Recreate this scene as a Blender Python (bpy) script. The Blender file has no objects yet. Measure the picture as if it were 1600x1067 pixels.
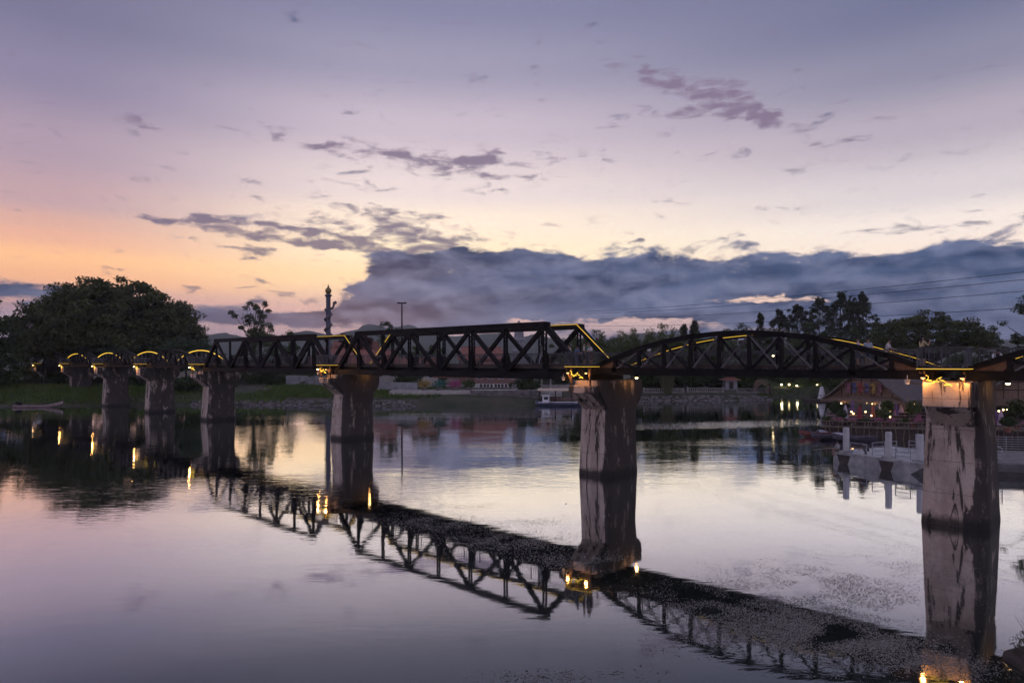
import bpy, bmesh, math, random
import numpy as np
from mathutils import Vector, Matrix
R = math.radians
random.seed(7); rng = np.random.default_rng(7)
sc = bpy.context.scene
COL = sc.collection

# ---------------------------------------------------------------- camera
F = 1067.0; HZ = 565.3; CAMH = 8.3            # focal length and horizon row (1600 px wide photograph), eye height
cam_d = bpy.data.cameras.new('camera'); cam = bpy.data.objects.new('camera', cam_d); COL.objects.link(cam)
cam_d.sensor_width = 36.0; cam_d.lens = 36.0 * F / 1600.0
cam_d.shift_y = (HZ - 533.5) / 1600.0
cam_d.clip_start = 0.2; cam_d.clip_end = 12000
cam.location = (0, 0, CAMH); cam.rotation_euler = (R(90), 0, 0)
sc.camera = cam
sc.render.resolution_x = 1024; sc.render.resolution_y = 682
sc.view_settings.view_transform = 'Standard'; sc.view_settings.look = 'None'
sc.view_settings.exposure = 0.0; sc.view_settings.gamma = 1.0
sc.view_settings.use_curve_mapping = False
sc.render.engine = 'CYCLES'
sc.cycles.max_bounces = 6; sc.cycles.diffuse_bounces = 2; sc.cycles.glossy_bounces = 4
sc.cycles.volume_bounces = 0; sc.cycles.transparent_max_bounces = 8
sc.cycles.sample_clamp_indirect = 6.0
sc.cycles.use_denoising = True
sc.cycles.use_adaptive_sampling = True; sc.cycles.adaptive_threshold = 0.035; sc.cycles.adaptive_min_samples = 10

def lin(r, g, b):
    f = lambda c: (c/12.92 if c <= 0.04045 else ((c+0.055)/1.055)**2.4)
    return (f(r/255), f(g/255), f(b/255), 1.0)

# ---------------------------------------------------------------- world: dusk sky with cloud bank and wisps
world = bpy.data.worlds.new('World'); sc.world = world; world.use_nodes = True
wt = world.node_tree; wt.nodes.clear()
def WN(t, **k):
    n = wt.nodes.new(t)
    for a, b in k.items(): setattr(n, a, b)
    return n
def wl(a, b): wt.links.new(a, b)
def wmath(op, a, b=None, c=None, clamp=False):
    n = WN('ShaderNodeMath', operation=op, use_clamp=clamp)
    for i, v in enumerate((a, b, c)):
        if v is None: continue
        if isinstance(v, (int, float)): n.inputs[i].default_value = v
        else: wl(v, n.inputs[i])
    return n.outputs[0]
def wsmooth(x, lo, hi, a=0.0, b=1.0):
    n = WN('ShaderNodeMapRange', interpolation_type='SMOOTHSTEP')
    wl(x, n.inputs[0])
    for i, v in zip((1, 2, 3, 4), (lo, hi, a, b)): n.inputs[i].default_value = v
    return n.outputs[0]
def wmix(fac, a, b):
    n = WN('ShaderNodeMix', data_type='RGBA')
    if isinstance(fac, (int, float)): n.inputs[0].default_value = fac
    else: wl(fac, n.inputs[0])
    for i, v in ((6, a), (7, b)):
        if isinstance(v, tuple): n.inputs[i].default_value = v
        else: wl(v, n.inputs[i])
    return n.outputs[2]
tc = WN('ShaderNodeTexCoord')
sep = WN('ShaderNodeSeparateXYZ'); wl(tc.outputs['Generated'], sep.inputs[0])
AZ = wmath('ARCTAN2', sep.outputs[0], sep.outputs[1])            # 0 = straight ahead, + to the right
EL = wmath('ARCSINE', sep.outputs[2])
def skyae(px, py):
    a = math.atan((px-800)/F); return a, math.atan((HZ-py)/F*math.cos(a))
def ramp(stops):
    n = WN('ShaderNodeValToRGB'); cr = n.color_ramp; cr.interpolation = 'EASE'
    EM = R(60)
    pts = [(max(0, min(1, e/EM)), c) for e, c in stops]
    while len(cr.elements) < len(pts): cr.elements.new(0.5)
    for el, (p, c) in zip(cr.elements, pts): el.position = p; el.color = c
    wl(wmath('DIVIDE', EL, EM), n.inputs[0]); return n.outputs[0]
def col(px, rows):
    return ramp([(skyae(px, y)[1], lin(*c)) for y, c in reversed(rows)] + [(R(58), lin(132, 131, 162))])
left = col(60, [(0,(114,112,140)),(110,(134,126,153)),(220,(166,146,163)),(310,(188,156,162)),(345,(214,167,154)),(365,(228,172,149)),(400,(250,190,142)),(430,(240,178,138)),(458,(206,158,148)),(490,(160,138,154)),(540,(128,122,146))])
mid = col(620, [(0,(126,126,155)),(100,(151,146,169)),(200,(192,178,191)),(300,(226,210,208)),(345,(248,228,208)),(395,(252,231,196)),(435,(250,218,174)),(490,(214,178,172)),(545,(146,138,158))])
right = col(1450, [(0,(108,111,140)),(100,(133,131,154)),(200,(174,163,177)),(300,(211,201,204)),(350,(239,225,217)),(390,(246,226,212)),(450,(244,210,194)),(495,(206,180,178)),(545,(128,130,154))])
base = wmix(wsmooth(AZ, skyae(60,0)[0], skyae(620,0)[0]), left, mid)
base = wmix(wsmooth(AZ, skyae(720,0)[0], skyae(1500,0)[0]), base, right)
back = ramp([(R(0), lin(150,142,166)), (R(6), lin(166,154,176)), (R(16), lin(176,162,184)), (R(30), lin(152,147,176)), (R(58), lin(132,131,162))])
base = wmix(wsmooth(wmath('ABSOLUTE', AZ), R(48), R(115)), base, back)
# warped sky coordinates
comb = WN('ShaderNodeCombineXYZ'); wl(AZ, comb.inputs[0]); wl(EL, comb.inputs[1])
AE = comb.outputs[0]
def wnoise(vec, sx, sy, detail=6, rough=0.55, off=(0,0,0), dist=0.0, color=False):
    m = WN('ShaderNodeMapping', vector_type='POINT'); wl(vec, m.inputs[0])
    m.inputs['Scale'].default_value = (sx, sy, 1); m.inputs['Location'].default_value = off
    n = WN('ShaderNodeTexNoise', noise_dimensions='2D'); wl(m.outputs[0], n.inputs['Vector'])
    n.inputs['Scale'].default_value = 1.0; n.inputs['Detail'].default_value = detail
    n.inputs['Roughness'].default_value = rough; n.inputs['Distortion'].default_value = dist
    return n.outputs[1] if color else n.outputs[0]
wv = wnoise(AE, 15, 34, 5, 0.62, (3.1, 1.7, 0), color=True)
sub = WN('ShaderNodeVectorMath', operation='SUBTRACT'); wl(wv, sub.inputs[0]); sub.inputs[1].default_value = (.5, .5, .5)
mul = WN('ShaderNodeVectorMath', operation='MULTIPLY'); wl(sub.outputs[0], mul.inputs[0]); mul.inputs[1].default_value = (0.085, 0.034, 0)
add = WN('ShaderNodeVectorMath', operation='ADD'); wl(AE, add.inputs[0]); wl(mul.outputs[0], add.inputs[1])
AEW = add.outputs[0]
def ellipses(lst):
    tot = None
    for cx, cy, rx, ry, rot, amp in lst:
        a, e = skyae(cx, cy)
        m = WN('ShaderNodeMapping', vector_type='TEXTURE'); wl(AEW, m.inputs[0])
        m.inputs['Location'].default_value = (a, e, 0); m.inputs['Rotation'].default_value = (0, 0, R(rot))
        m.inputs['Scale'].default_value = (rx/F*math.cos(a)**2, ry/F*math.cos(a), 1)
        d = WN('ShaderNodeVectorMath', operation='DOT_PRODUCT'); wl(m.outputs[0], d.inputs[0]); wl(m.outputs[0], d.inputs[1])
        g = wmath('EXPONENT', wmath('MULTIPLY', d.outputs['Value'], -1.0))
        tot = wmath('MULTIPLY', g, amp) if tot is None else wmath('MULTIPLY_ADD', g, amp, tot)
    return tot
# heavy slate bank low over the horizon (continues to the right outside the frame)
bank = ellipses([(1010,452,300,40,0,1.0),(770,442,190,34,0,1.15),(1330,446,260,36,0,1.0),(1640,428,230,52,3,1.1),(1900,430,400,60,0,1.0),(1480,408,110,24,8,.55),
    (700,472,140,34,0,1.2),(1000,486,260,22,0,.6),(1480,492,260,30,0,.75),(680,398,110,12,0,.65),(430,496,150,17,0,.5),(30,460,110,18,-3,.75),
    (340,470,60,12,0,.35),(915,373,36,13,0,.62),(988,375,20,12,0,.6),(1080,386,120,9,0,.35),(-300,470,260,30,0,.8),(1000,498,420,20,0,.65),(1500,506,320,24,0,.7),(1420,530,420,18,0,.6),(440,500,170,16,0,.35),(660,498,170,22,0,.6),(1000,540,900,14,0,.35),(610,440,60,40,0,.5),(900,412,240,16,0,.45),(1250,406,240,14,0,.4),
    (1170,470,75,10,0,-1.15),(1300,468,60,9,0,-1.05),(1000,505,110,10,0,-1.0),(800,501,80,8,0,-.9),(1420,508,60,8,0,-.9),(694,425,18,12,30,-.6),(570,505,40,9,0,-.3),(520,428,50,26,0,-.8)])
bn = wnoise(AE, 13, 36, 6, 0.55, (0.3, 0.2, 0), 0.25)
bd = wmath('ADD', wmath('MULTIPLY_ADD', wmath('SUBTRACT', bn, 0.5), 2.1, -0.40), wmath('MINIMUM', bank, 1.25))
b_alpha = wsmooth(bd, -0.10, 0.40)
tex = wnoise(AE, 15, 32, 6, 0.56, (1.3, 0.0, 0), 0.25)
tex_up = wnoise(AE, 15, 32, 6, 0.56, (1.3+0.10, 0.36, 0), 0.25)
relief = wmath('MULTIPLY_ADD', wmath('SUBTRACT', tex, tex_up), 2.3, 0.36, clamp=True)
soft = wnoise(AE, 4, 30, 4, 0.5, (7.7, 3.4, 0))
bcol = wmix(wsmooth(soft, .36, .66), lin(34, 56, 92), lin(72, 89, 125))
bcol = wmix(wmath('MULTIPLY', relief, 0.6), bcol, lin(130, 135, 165))
thin = wsmooth(bd, 0.02, 0.34, 1.0, 0.0)
bcol = wmix(wmath('MULTIPLY', thin, 0.24), bcol, lin(190, 158, 166))
# thin mauve wisps above
wisp = ellipses([(640,243,150,12,-3,1.0),(470,220,90,7,-6,.8),(740,252,90,10,2,.85),(570,292,85,7,-2,.85),(690,270,70,7,0,.8),(800,276,75,7,2,.85),
    (920,246,60,7,0,.8),(760,298,60,6,0,.7),(360,347,140,8,-4,1.1),(270,341,60,6,-3,.95),(420,372,130,9,-6,1.1),(640,388,140,12,-2,1.2),(560,352,150,8,-3,1.05),(375,388,90,6,-5,1.05),(520,384,110,7,-5,.6),(680,372,90,9,-3,1.05),
    (590,328,140,6,-4,1.0),(600,342,120,6,-4,.95),(480,360,110,6,-5,1.0),(1010,115,70,13,-22,.9),(1070,145,60,16,-20,.85),(1150,160,85,16,-26,1.0),(1090,178,75,8,-6,.95),(1195,185,45,11,-25,.8),(1130,128,40,7,-20,.6),
    (1315,220,55,8,0,.9),(235,200,42,7,-6,.8),(172,182,20,5,-4,.5),(393,280,28,5,0,.6),(1350,366,60,10,4,.75),(1400,350,36,7,0,.7),(1545,344,80,5,3,.85),(1530,328,24,4,0,.6),
    (170,420,22,4,-4,.8),(294,455,20,7,0,.8),(425,447,36,6,-3,.8),(460,466,50,6,-2,.8),(1460,362,60,5,2,.7),(2000,250,200,20,-8,.8),(-400,280,220,16,5,.8)])
wn = wnoise(AE, 22, 74, 6, 0.58, (5.5, 2.2, 0), 0.3)
wd = wmath('ADD', wmath('MULTIPLY_ADD', wmath('SUBTRACT', wn, 0.5), 3.4, -0.60), wisp)
w_alpha = wmath('MULTIPLY', wsmooth(wd, -0.22, 0.95), 0.90)
wcol = wmix(wsmooth(EL, R(8), R(20)), lin(98, 93, 120), lin(122, 105, 130))
sky = wmix(w_alpha, base, wcol)
sky = wmix(b_alpha, sky, bcol)
nish = WN('ShaderNodeTexSky'); nish.sky_type = 'NISHITA'; nish.sun_disc = False
nish.sun_elevation = R(1.5); nish.sun_rotation = R(-14)
bg1 = WN('ShaderNodeBackground'); wl(sky, bg1.inputs[0]); bg1.inputs[1].default_value = 1.19
bg2 = WN('ShaderNodeBackground'); wl(nish.outputs[0], bg2.inputs[0]); bg2.inputs[1].default_value = 0.006
ads = WN('ShaderNodeAddShader'); wl(bg1.outputs[0], ads.inputs[0]); wl(bg2.outputs[0], ads.inputs[1])
out = WN('ShaderNodeOutputWorld'); wl(ads.outputs[0], out.inputs[0])
world.cycles.sampling_method = 'MANUAL'; world.cycles.sample_map_resolution = 512
# the sun has just gone behind the bank: a faint broad warm glow from its direction
sl = bpy.data.lights.new('sun', 'SUN'); so = bpy.data.objects.new('sun', sl); COL.objects.link(so)
sl.energy = 0.002; sl.angle = R(12); sl.color = (1.0, 0.62, 0.38)
d = Vector((math.sin(R(-14))*math.cos(R(7)), math.cos(R(-14))*math.cos(R(7)), math.sin(R(7))))
so.rotation_euler = d.to_track_quat('Z', 'Y').to_euler(); so.location = (-60, 200, 80)

# ---------------------------------------------------------------- materials
MATS = {}
def mat(name, c1, c2=None, scale=3.0, rough=0.7, metal=0.0, bump=0.0, bscale=None, emit=None, estr=0.0, stretch=(1,1,1), island=0.0, spec=0.5, lo=0.35, hi=0.65, translucent=0.0):
    if name in MATS: return MATS[name]
    m = bpy.data.materials.new(name); m.use_nodes = True; t = m.node_tree; b = t.nodes['Principled BSDF']
    N = t.nodes.new; L = t.links.new
    c1 = tuple(c1)+(1,); c2 = tuple(c2)+(1,) if c2 else tuple(min(1, x*1.3) for x in c1[:3])+(1,)
    tcn = N('ShaderNodeTexCoord'); mp = N('ShaderNodeMapping'); mp.inputs['Scale'].default_value = stretch
    L(tcn.outputs['Object'], mp.inputs[0])
    nz = N('ShaderNodeTexNoise'); nz.inputs['Scale'].default_value = scale; nz.inputs['Detail'].default_value = 6; nz.inputs['Roughness'].default_value = .6
    L(mp.outputs[0], nz.inputs['Vector'])
    mr = N('ShaderNodeMapRange'); mr.inputs[1].default_value = lo; mr.inputs[2].default_value = hi; L(nz.outputs[0], mr.inputs[0])
    fac = mr.outputs[0]
    if island:
        g = N('ShaderNodeNewGeometry'); ad = N('ShaderNodeMath'); ad.operation = 'MULTIPLY_ADD'
        L(g.outputs['Random Per Island'], ad.inputs[0]); ad.inputs[1].default_value = island; ad.use_clamp = True
        sb = N('ShaderNodeMath'); sb.operation = 'MULTIPLY_ADD'; L(fac, sb.inputs[0]); sb.inputs[1].default_value = 1-island; sb.inputs[2].default_value = 0
        L(sb.outputs[0], ad.inputs[2]); fac = ad.outputs[0]
    mx = N('ShaderNodeMix'); mx.data_type = 'RGBA'; mx.inputs[6].default_value = c1; mx.inputs[7].default_value = c2; L(fac, mx.inputs[0])
    L(mx.outputs[2], b.inputs['Base Color'])
    b.inputs['Roughness'].default_value = rough; b.inputs['Metallic'].default_value = metal; b.inputs['Specular IOR Level'].default_value = spec
    if bump:
        n2 = N('ShaderNodeTexNoise'); n2.inputs['Scale'].default_value = bscale or scale*4; n2.inputs['Detail'].default_value = 5; L(mp.outputs[0], n2.inputs['Vector'])
        bp = N('ShaderNodeBump'); bp.inputs['Strength'].default_value = bump; bp.inputs['Distance'].default_value = 0.05; L(n2.outputs[0], bp.inputs['Height']); L(bp.outputs[0], b.inputs['Normal'])
    if emit:
        b.inputs['Emission Color'].default_value = tuple(emit)+(1,); b.inputs['Emission Strength'].default_value = estr
    if translucent:
        tr = N('ShaderNodeBsdfTranslucent'); L(mx.outputs[2], tr.inputs[0]); ms = N('ShaderNodeMixShader'); ms.inputs[0].default_value = translucent
        L(b.outputs[0], ms.inputs[1]); L(tr.outputs[0], ms.inputs[2]); L(ms.outputs[0], t.nodes['Material Output'].inputs[0])
    MATS[name] = m; return m
steel = mat('steel_black', (.006,.006,.007), (.018,.016,.016), 1.8, .6, .0, .25, 30, spec=.12)
railm = mat('railing_paint', (.05,.052,.058), (.11,.11,.12), 3, .55)
rust = mat('steel_rusty', (.045,.028,.018), (.13,.075,.045), 2.5, .75, 0, .3, 25)
greybar = mat('galvanised', (.30,.31,.33), (.42,.42,.44), 4, .45, .3)
paleflat = mat('flat_bar_worn', (.045,.045,.048), (.15,.145,.145), 3, .55)
wood_d = mat('deck_wood', (.05,.04,.033), (.11,.09,.075), 3, .85, 0, .4)
led_m = mat('led_yellow', (.9,.7,.1), rough=.4, emit=(1.0,.58,.04), estr=.95)
rope_m = mat('rope_light_yellow', (.9,.7,.1), rough=.4, emit=(1.0,.70,.08), estr=1.6)
bulb0_m = mat('shaded_lamp_glass', (.5,.4,.3), rough=.3, emit=(1.0,.55,.2), estr=1.2)
bulb_m = mat('lamp_glass', (1,.9,.7), rough=.3, emit=(1.0,.66,.28), estr=18)
bulb2_m = mat('small_bulb', (1,.9,.7), rough=.3, emit=(1.0,.62,.24), estr=9)
bulb3_m = mat('garden_bulb', (1,.9,.7), rough=.3, emit=(1.0,.74,.36), estr=10)
white_m = mat('painted_white', (.62,.63,.64), (.78,.78,.78), 1.5, .55, 0, .1)
cream_m = mat('painted_cream', (.36,.34,.31), (.50,.48,.44), 1.2, .7)
dockc = mat('pontoon_grey', (.26,.27,.27), (.52,.52,.51), 1.3, .7, 0, .15, 8)
dockg = mat('pontoon_weathered', (.10,.10,.10), (.22,.22,.215), 1.1, .8, 0, .2, 8)
balu_m = mat('balustrade_plaster', (.17,.165,.15), (.28,.27,.25), 1.5, .8)
dockd = mat('pontoon_dark', (.06,.055,.05), (.10,.09,.08), 2, .9)
bark = mat('bark', (.05,.040,.032), (.10,.085,.07), 3, .95, 0, .8, 12, stretch=(1,1,.3))
thatch = mat('thatch', (.085,.075,.07), (.17,.15,.14), 3, .95, 0, .9, 18, stretch=(1,1,.35))
thatchw = mat('thatch_fringe', (.15,.11,.085), (.26,.19,.14), 4, .95, 0, .9, 18)
mat_w = mat('woven_panel', (.22,.15,.11), (.33,.24,.18), 5, .9, 0, .4)
timber = mat('timber_dark', (.04,.03,.025), (.08,.06,.05), 4, .8)
terra = mat('roof_terracotta', (.20,.085,.060), (.32,.14,.10), 2, .8, 0, .4, 9)
concw = mat('concrete_wall', (.23,.24,.25), (.38,.38,.39), .7, .9, 0, .3, 6)
stone_m = mat('bank_stone', (.09,.085,.08), (.24,.22,.21), 1.5, .95, 0, .5, 8)
skin_m = mat('skin', (.32,.19,.13), (.36,.22,.15), 6, .6)
hair_m = mat('hair', (.008,.007,.007), (.02,.016,.014), 9, .6)

def concrete_pier():
    m = bpy.data.materials.new('pier_concrete'); m.use_nodes = True; t = m.node_tree; b = t.nodes['Principled BSDF']; N = t.nodes.new; L = t.links.new
    tcn = N('ShaderNodeTexCoord'); sp = N('ShaderNodeSeparateXYZ'); L(tcn.outputs['Object'], sp.inputs[0])
    oi = N('ShaderNodeObjectInfo')
    ofs = N('ShaderNodeVectorMath'); ofs.operation = 'ADD'; L(tcn.outputs['Object'], ofs.inputs[0])
    cm = N('ShaderNodeCombineXYZ'); mu = N('ShaderNodeMath'); mu.operation = 'MULTIPLY'; L(oi.outputs['Random'], mu.inputs[0]); mu.inputs[1].default_value = 37.0
    L(mu.outputs[0], cm.inputs[0]); L(mu.outputs[0], cm.inputs[1]); L(cm.outputs[0], ofs.inputs[1])
    def noise(stretch, scale, detail=6, rough=.6, dist=0):
        mp = N('ShaderNodeMapping'); mp.inputs['Scale'].default_value = stretch; L(ofs.outputs[0], mp.inputs[0])
        n = N('ShaderNodeTexNoise'); n.inputs['Scale'].default_value = scale; n.inputs['Detail'].default_value = detail; n.inputs['Roughness'].default_value = rough; n.inputs['Distortion'].default_value = dist
        L(mp.outputs[0], n.inputs['Vector']); return n.outputs[0]
    def rng_(x, a, b_, c=0., d_=1.):
        r = N('ShaderNodeMapRange'); r.interpolation_type = 'SMOOTHSTEP'; L(x, r.inputs[0])
        for i, v in zip((1,2,3,4), (a,b_,c,d_)): r.inputs[i].default_value = v
        return r.outputs[0]
    def mth(op, a, b_=None, clamp=False):
        n = N('ShaderNodeMath'); n.operation = op; n.use_clamp = clamp
        for i, v in enumerate((a, b_)):
            if v is None: continue
            if isinstance(v, (int, float)): n.inputs[i].default_value = v
            else: L(v, n.inputs[i])
        return n.outputs[0]
    def mix(f, a, b_):
        n = N('ShaderNodeMix'); n.data_type = 'RGBA'
        if isinstance(f, float): n.inputs[0].default_value = f
        else: L(f, n.inputs[0])
        for i, v in ((6, a), (7, b_)):
            if isinstance(v, tuple): n.inputs[i].default_value = v+(1,)
            else: L(v, n.inputs[i])
        return n.outputs[2]
    c = mix(rng_(noise((1,1,.5), .9), .35, .65), (.37,.295,.24), (.57,.47,.39))
    c = mix(mth('MULTIPLY', rng_(noise((1,1,1), 9, 8, .7), .45, .75), .45), c, (.16,.13,.11))
    c = mix(mth('MULTIPLY', rng_(noise((1,1,.2), 3.1, 9, .7), .52, .62), .4), c, (.52,.44,.37))
    streak = noise((1,1,.13), 1.7, 11, .70, .6)
    side = rng_(sp.outputs[0], -.75, -1.15, 0., .23)          # soot and moss run thickest down the face towards the near bank
    s = mth('ADD', streak, side)
    patch = noise((1,1,.45), 1.1, 9, .68)
    s2 = mth('MULTIPLY', rng_(s, .525, .575), rng_(patch, .30, .46))
    c = mix(mth('MULTIPLY', s2, .93), c, (.018,.016,.015))
    joint = N('ShaderNodeMath'); joint.operation = 'FRACT'; L(mth('DIVIDE', sp.outputs[2], 1.62), joint.inputs[0])
    jl = mth('MULTIPLY', mth('LESS_THAN', joint.outputs[0], .018), .55)
    c = mix(jl, c, (.05,.04,.035))
    tide = rng_(mth('ADD', sp.outputs[2], mth('MULTIPLY', noise((1,1,1), 2.2, 4), .5)), .95, .45)
    c = mix(mth('MULTIPLY', tide, .92), c, (.018,.017,.014))
    L(c, b.inputs['Base Color']); b.inputs['Roughness'].default_value = .85
    bp = N('ShaderNodeBump'); bp.inputs['Strength'].default_value = .5; bp.inputs['Distance'].default_value = .04; L(noise((1,1,1), 7, 8, .65), bp.inputs['Height']); L(bp.outputs[0], b.inputs['Normal'])
    return m
pier_m = concrete_pier()

# ---------------------------------------------------------------- mesh helpers
class MB:
    def __init__(s): s.v = []; s.f = []; s.mi = []; s.cur = 0
    def add(s, vs, fs):
        o = len(s.v); s.v.extend(tuple(v) for v in vs); s.f.extend(tuple(i+o for i in f) for f in fs); s.mi.extend([s.cur]*len(fs)); return s
    def box(s, c, size, rz=0.0, M=None):
        x, y, z = (k/2 for k in size)
        P = [(-x,-y,-z),(x,-y,-z),(x,y,-z),(-x,y,-z),(-x,-y,z),(x,-y,z),(x,y,z),(-x,y,z)]
        cr, sr = math.cos(rz), math.sin(rz)
        vs = [(c[0]+p[0]*cr-p[1]*sr, c[1]+p[0]*sr+p[1]*cr, c[2]+p[2]) for p in P]
        if M: vs = [M @ Vector(v) for v in vs]
        return s.add(vs, [(3,2,1,0),(4,5,6,7),(0,1,5,4),(1,2,6,5),(2,3,7,6),(3,0,4,7)])
    def bar(s, p0, p1, w, h, up=(0,0,1)):
        # rectangular bar from p0 to p1, w across, h along 'up'
        p0, p1 = Vector(p0), Vector(p1); d = (p1-p0).normalized(); u = Vector(up)
        sd = d.cross(u)
        if sd.length < 1e-4: sd = d.cross(Vector((1,0,0)))
        sd.normalize(); u = sd.cross(d)
        vs = []
        for p in (p0, p1):
            for a, b in ((-1,-1),(1,-1),(1,1),(-1,1)): vs.append(p + sd*a*w/2 + u*b*h/2)
        return s.add(vs, [(0,1,2,3),(7,6,5,4),(0,4,5,1),(1,5,6,2),(2,6,7,3),(3,7,4,0)])
    def tube(s, pts, rad, n=6, cap=True):
        pts = [Vector(p) for p in pts]
        if not hasattr(rad, '__len__'): rad = [rad]*len(pts)
        o = []
        prev = None
        for i, p in enumerate(pts):
            d = (pts[min(i+1, len(pts)-1)] - pts[max(i-1, 0)]).normalized()
            a = prev if prev is not None else (Vector((0,0,1)) if abs(d.z) < .9 else Vector((1,0,0)))
            a = (a - d*a.dot(d)); a = a.normalized() if a.length > 1e-6 else d.orthogonal().normalized()
            prev = a; b = d.cross(a)
            for k in range(n):
                t = 2*math.pi*k/n; o.append(p + (a*math.cos(t) + b*math.sin(t))*rad[i])
        fs = []
        for i in range(len(pts)-1):
            for k in range(n):
                fs.append((i*n+k, i*n+(k+1)%n, (i+1)*n+(k+1)%n, (i+1)*n+k))
        if cap: fs.append(tuple(range(n))[::-1]); fs.append(tuple((len(pts)-1)*n+k for k in range(n)))
        return s.add(o, fs)
    def loft(s, rings, cap=True):
        n = len(rings[0]); vs = [p for r in rings for p in r]; fs = []
        for i in range(len(rings)-1):
            for k in range(n): fs.append((i*n+k, i*n+(k+1)%n, (i+1)*n+(k+1)%n, (i+1)*n+k))
        if cap: fs.append(tuple(range(n))[::-1]); fs.append(tuple((len(rings)-1)*n+k for k in range(n)))
        return s.add(vs, fs)
    def lathe(s, prof, c=(0,0,0), n=12):
        return s.loft([[(c[0]+r*math.cos(2*math.pi*k/n), c[1]+r*math.sin(2*math.pi*k/n), c[2]+z) for k in range(n)] for r, z in prof])
    def prism(s, poly, a, b, axis='y'):
        # poly: 2-D outline; extruded from a to b along axis ('y': poly is x,z ; 'x': poly is y,z)
        n = len(poly)
        f = (lambda p, t: (p[0], t, p[1])) if axis == 'y' else (lambda p, t: (t, p[0], p[1]))
        vs = [f(p, a) for p in poly] + [f(p, b) for p in poly]
        fs = [tuple(range(n)), tuple(range(2*n-1, n-1, -1))] + [(i, i+n, (i+1)%n+n, (i+1)%n) for i in range(n)]
        return s.add(vs, fs)
    def mesh(s, name, mats, smooth=False):
        me = bpy.data.meshes.new(name); me.from_pydata([tuple(v) for v in s.v], [], s.f)
        for m in (mats if isinstance(mats, (list, tuple)) else [mats]): me.materials.append(m)
        if any(s.mi): me.polygons.foreach_set('material_index', s.mi)
        bm = bmesh.new(); bm.from_mesh(me); bmesh.ops.recalc_face_normals(bm, faces=bm.faces); bm.to_mesh(me); bm.free()
        if smooth: me.polygons.foreach_set('use_smooth', [True]*len(me.polygons))
        return me
    def build(s, name, mats, parent=None, loc=(0,0,0), rz=0.0, smooth=False, **tags):
        return link(name, s.mesh(name, mats, smooth), parent, loc, rz, **tags)
def link(name, data, parent=None, loc=(0,0,0), rz=0.0, **tags):
    o = bpy.data.objects.new(name, data); COL.objects.link(o); o.location = loc; o.rotation_euler = (0, 0, rz)
    if parent: o.parent = parent
    for k, v in tags.items():
        if v is not None: o[k] = v
    return o
def thing(name, label, category, loc=(0,0,0), rz=0.0, group=None):
    o = link(name, None, None, loc, rz, label=label, category=category)
    if group: o['group'] = group
    return o
def copy_tree(o, parent=None, kids=None):
    if kids is None:
        kids = {}
        for x in COL.objects:
            if x.parent: kids.setdefault(x.parent.name, []).append(x)
    c = o.copy(); COL.objects.link(c); c.parent = parent
    for ch in kids.get(o.name, []): copy_tree(ch, c, kids)
    return c
def quads(name, V, m, parent=None, loc=(0,0,0), k=4, **tags):
    # fast mesh from an (n, k, 3) array of loose faces
    n = len(V); me = bpy.data.meshes.new(name); me.vertices.add(n*k); me.vertices.foreach_set('co', np.ascontiguousarray(V, dtype=np.float32).ravel())
    me.loops.add(n*k); me.loops.foreach_set('vertex_index', np.arange(n*k, dtype=np.int32))
    me.polygons.add(n); me.polygons.foreach_set('loop_start', np.arange(0, n*k, k, dtype=np.int32)); me.polygons.foreach_set('loop_total', np.full(n, k, dtype=np.int32))
    me.update(calc_edges=True); me.materials.append(m)
    return link(name, me, parent, loc, **tags)
def WX(px, Y): return (px-800)/F*Y                       # world x of something seen at column px that stands Y metres away
def WZ(py, Y): return CAMH - (py-HZ)/F*Y

# ---------------------------------------------------------------- terrain and river
SHORE = np.array([(-900,20),(-500,70),(-260,108),(-140,124),(-96,127),(-72,130),(-55,131),(-25,128),(0,128),(9,131),(13,138),(30,145),(56,147),(61,158),(68,163),(74,160),(71,150),(60,116),(78,104),
                  (84,92),(78,72),(66,50),(58,34),(46,18),(30,12.5),(16,12),(0,11),(-40,8),(-120,-10),(-300,-40),(-900,-90)], float)
def shore_sd(P):
    # signed distance to the river outline, negative inside the river
    A = SHORE; B = np.roll(SHORE, -1, axis=0); d = np.full(len(P), 1e9); ins = np.zeros(len(P), bool)
    for a, b in zip(A, B):
        ab = b-a; t = np.clip(((P-a)@ab)/(ab@ab), 0, 1); q = a+t[:,None]*ab
        d = np.minimum(d, np.hypot(*(P-q).T))
        c = ((a[1] > P[:,1]) != (b[1] > P[:,1])) & (P[:,0] < (b[0]-a[0])*(P[:,1]-a[1])/((b[1]-a[1]) or 1e-9)+a[0]); ins ^= c
    return np.where(ins, -d, d)
def hash_noise(P, s, seed=0):
    r = np.random.default_rng(seed); k = r.uniform(-1, 1, (9, 2))*s; ph = r.uniform(0, 6.28, 9)
    return sum(np.sin(P@k[i]+ph[i]) for i in range(9))/4.0
def ground_h(P):
    d = shore_sd(P)
    h = np.interp(d, [-20,-6,-1,0,1.5,6,14,40,200,5000], [-3,-2,-.6,-.12,.7,1.7,2.6,3.2,3.6,4.0])
    return h + hash_noise(P, .35, 3)*.16*np.clip(d/3, 0, 1) + hash_noise(P, .06, 4)*.35*np.clip(d/20, 0, 1)
def gz(x, y): return float(ground_h(np.array([[x, y]], float))[0])
xs = np.concatenate([[-3000,-1800,-1200,-900,-700,-500,-400,-300,-240,-200],np.arange(-170,-124,5),np.arange(-124,100,1.6),np.arange(100,200,6),[220,260,320,400,500,700,900,1200,1800,3000]])
ys = np.concatenate([[-300,-150,-80,-40,-20,-8,0,5,8,10,11,12,13,15,17,20,26,34,42],np.arange(50,118,4),np.arange(118,172,1.3),np.arange(172,240,5),[260,300,360,450,600,800,1200,1800,2300]])
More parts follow.
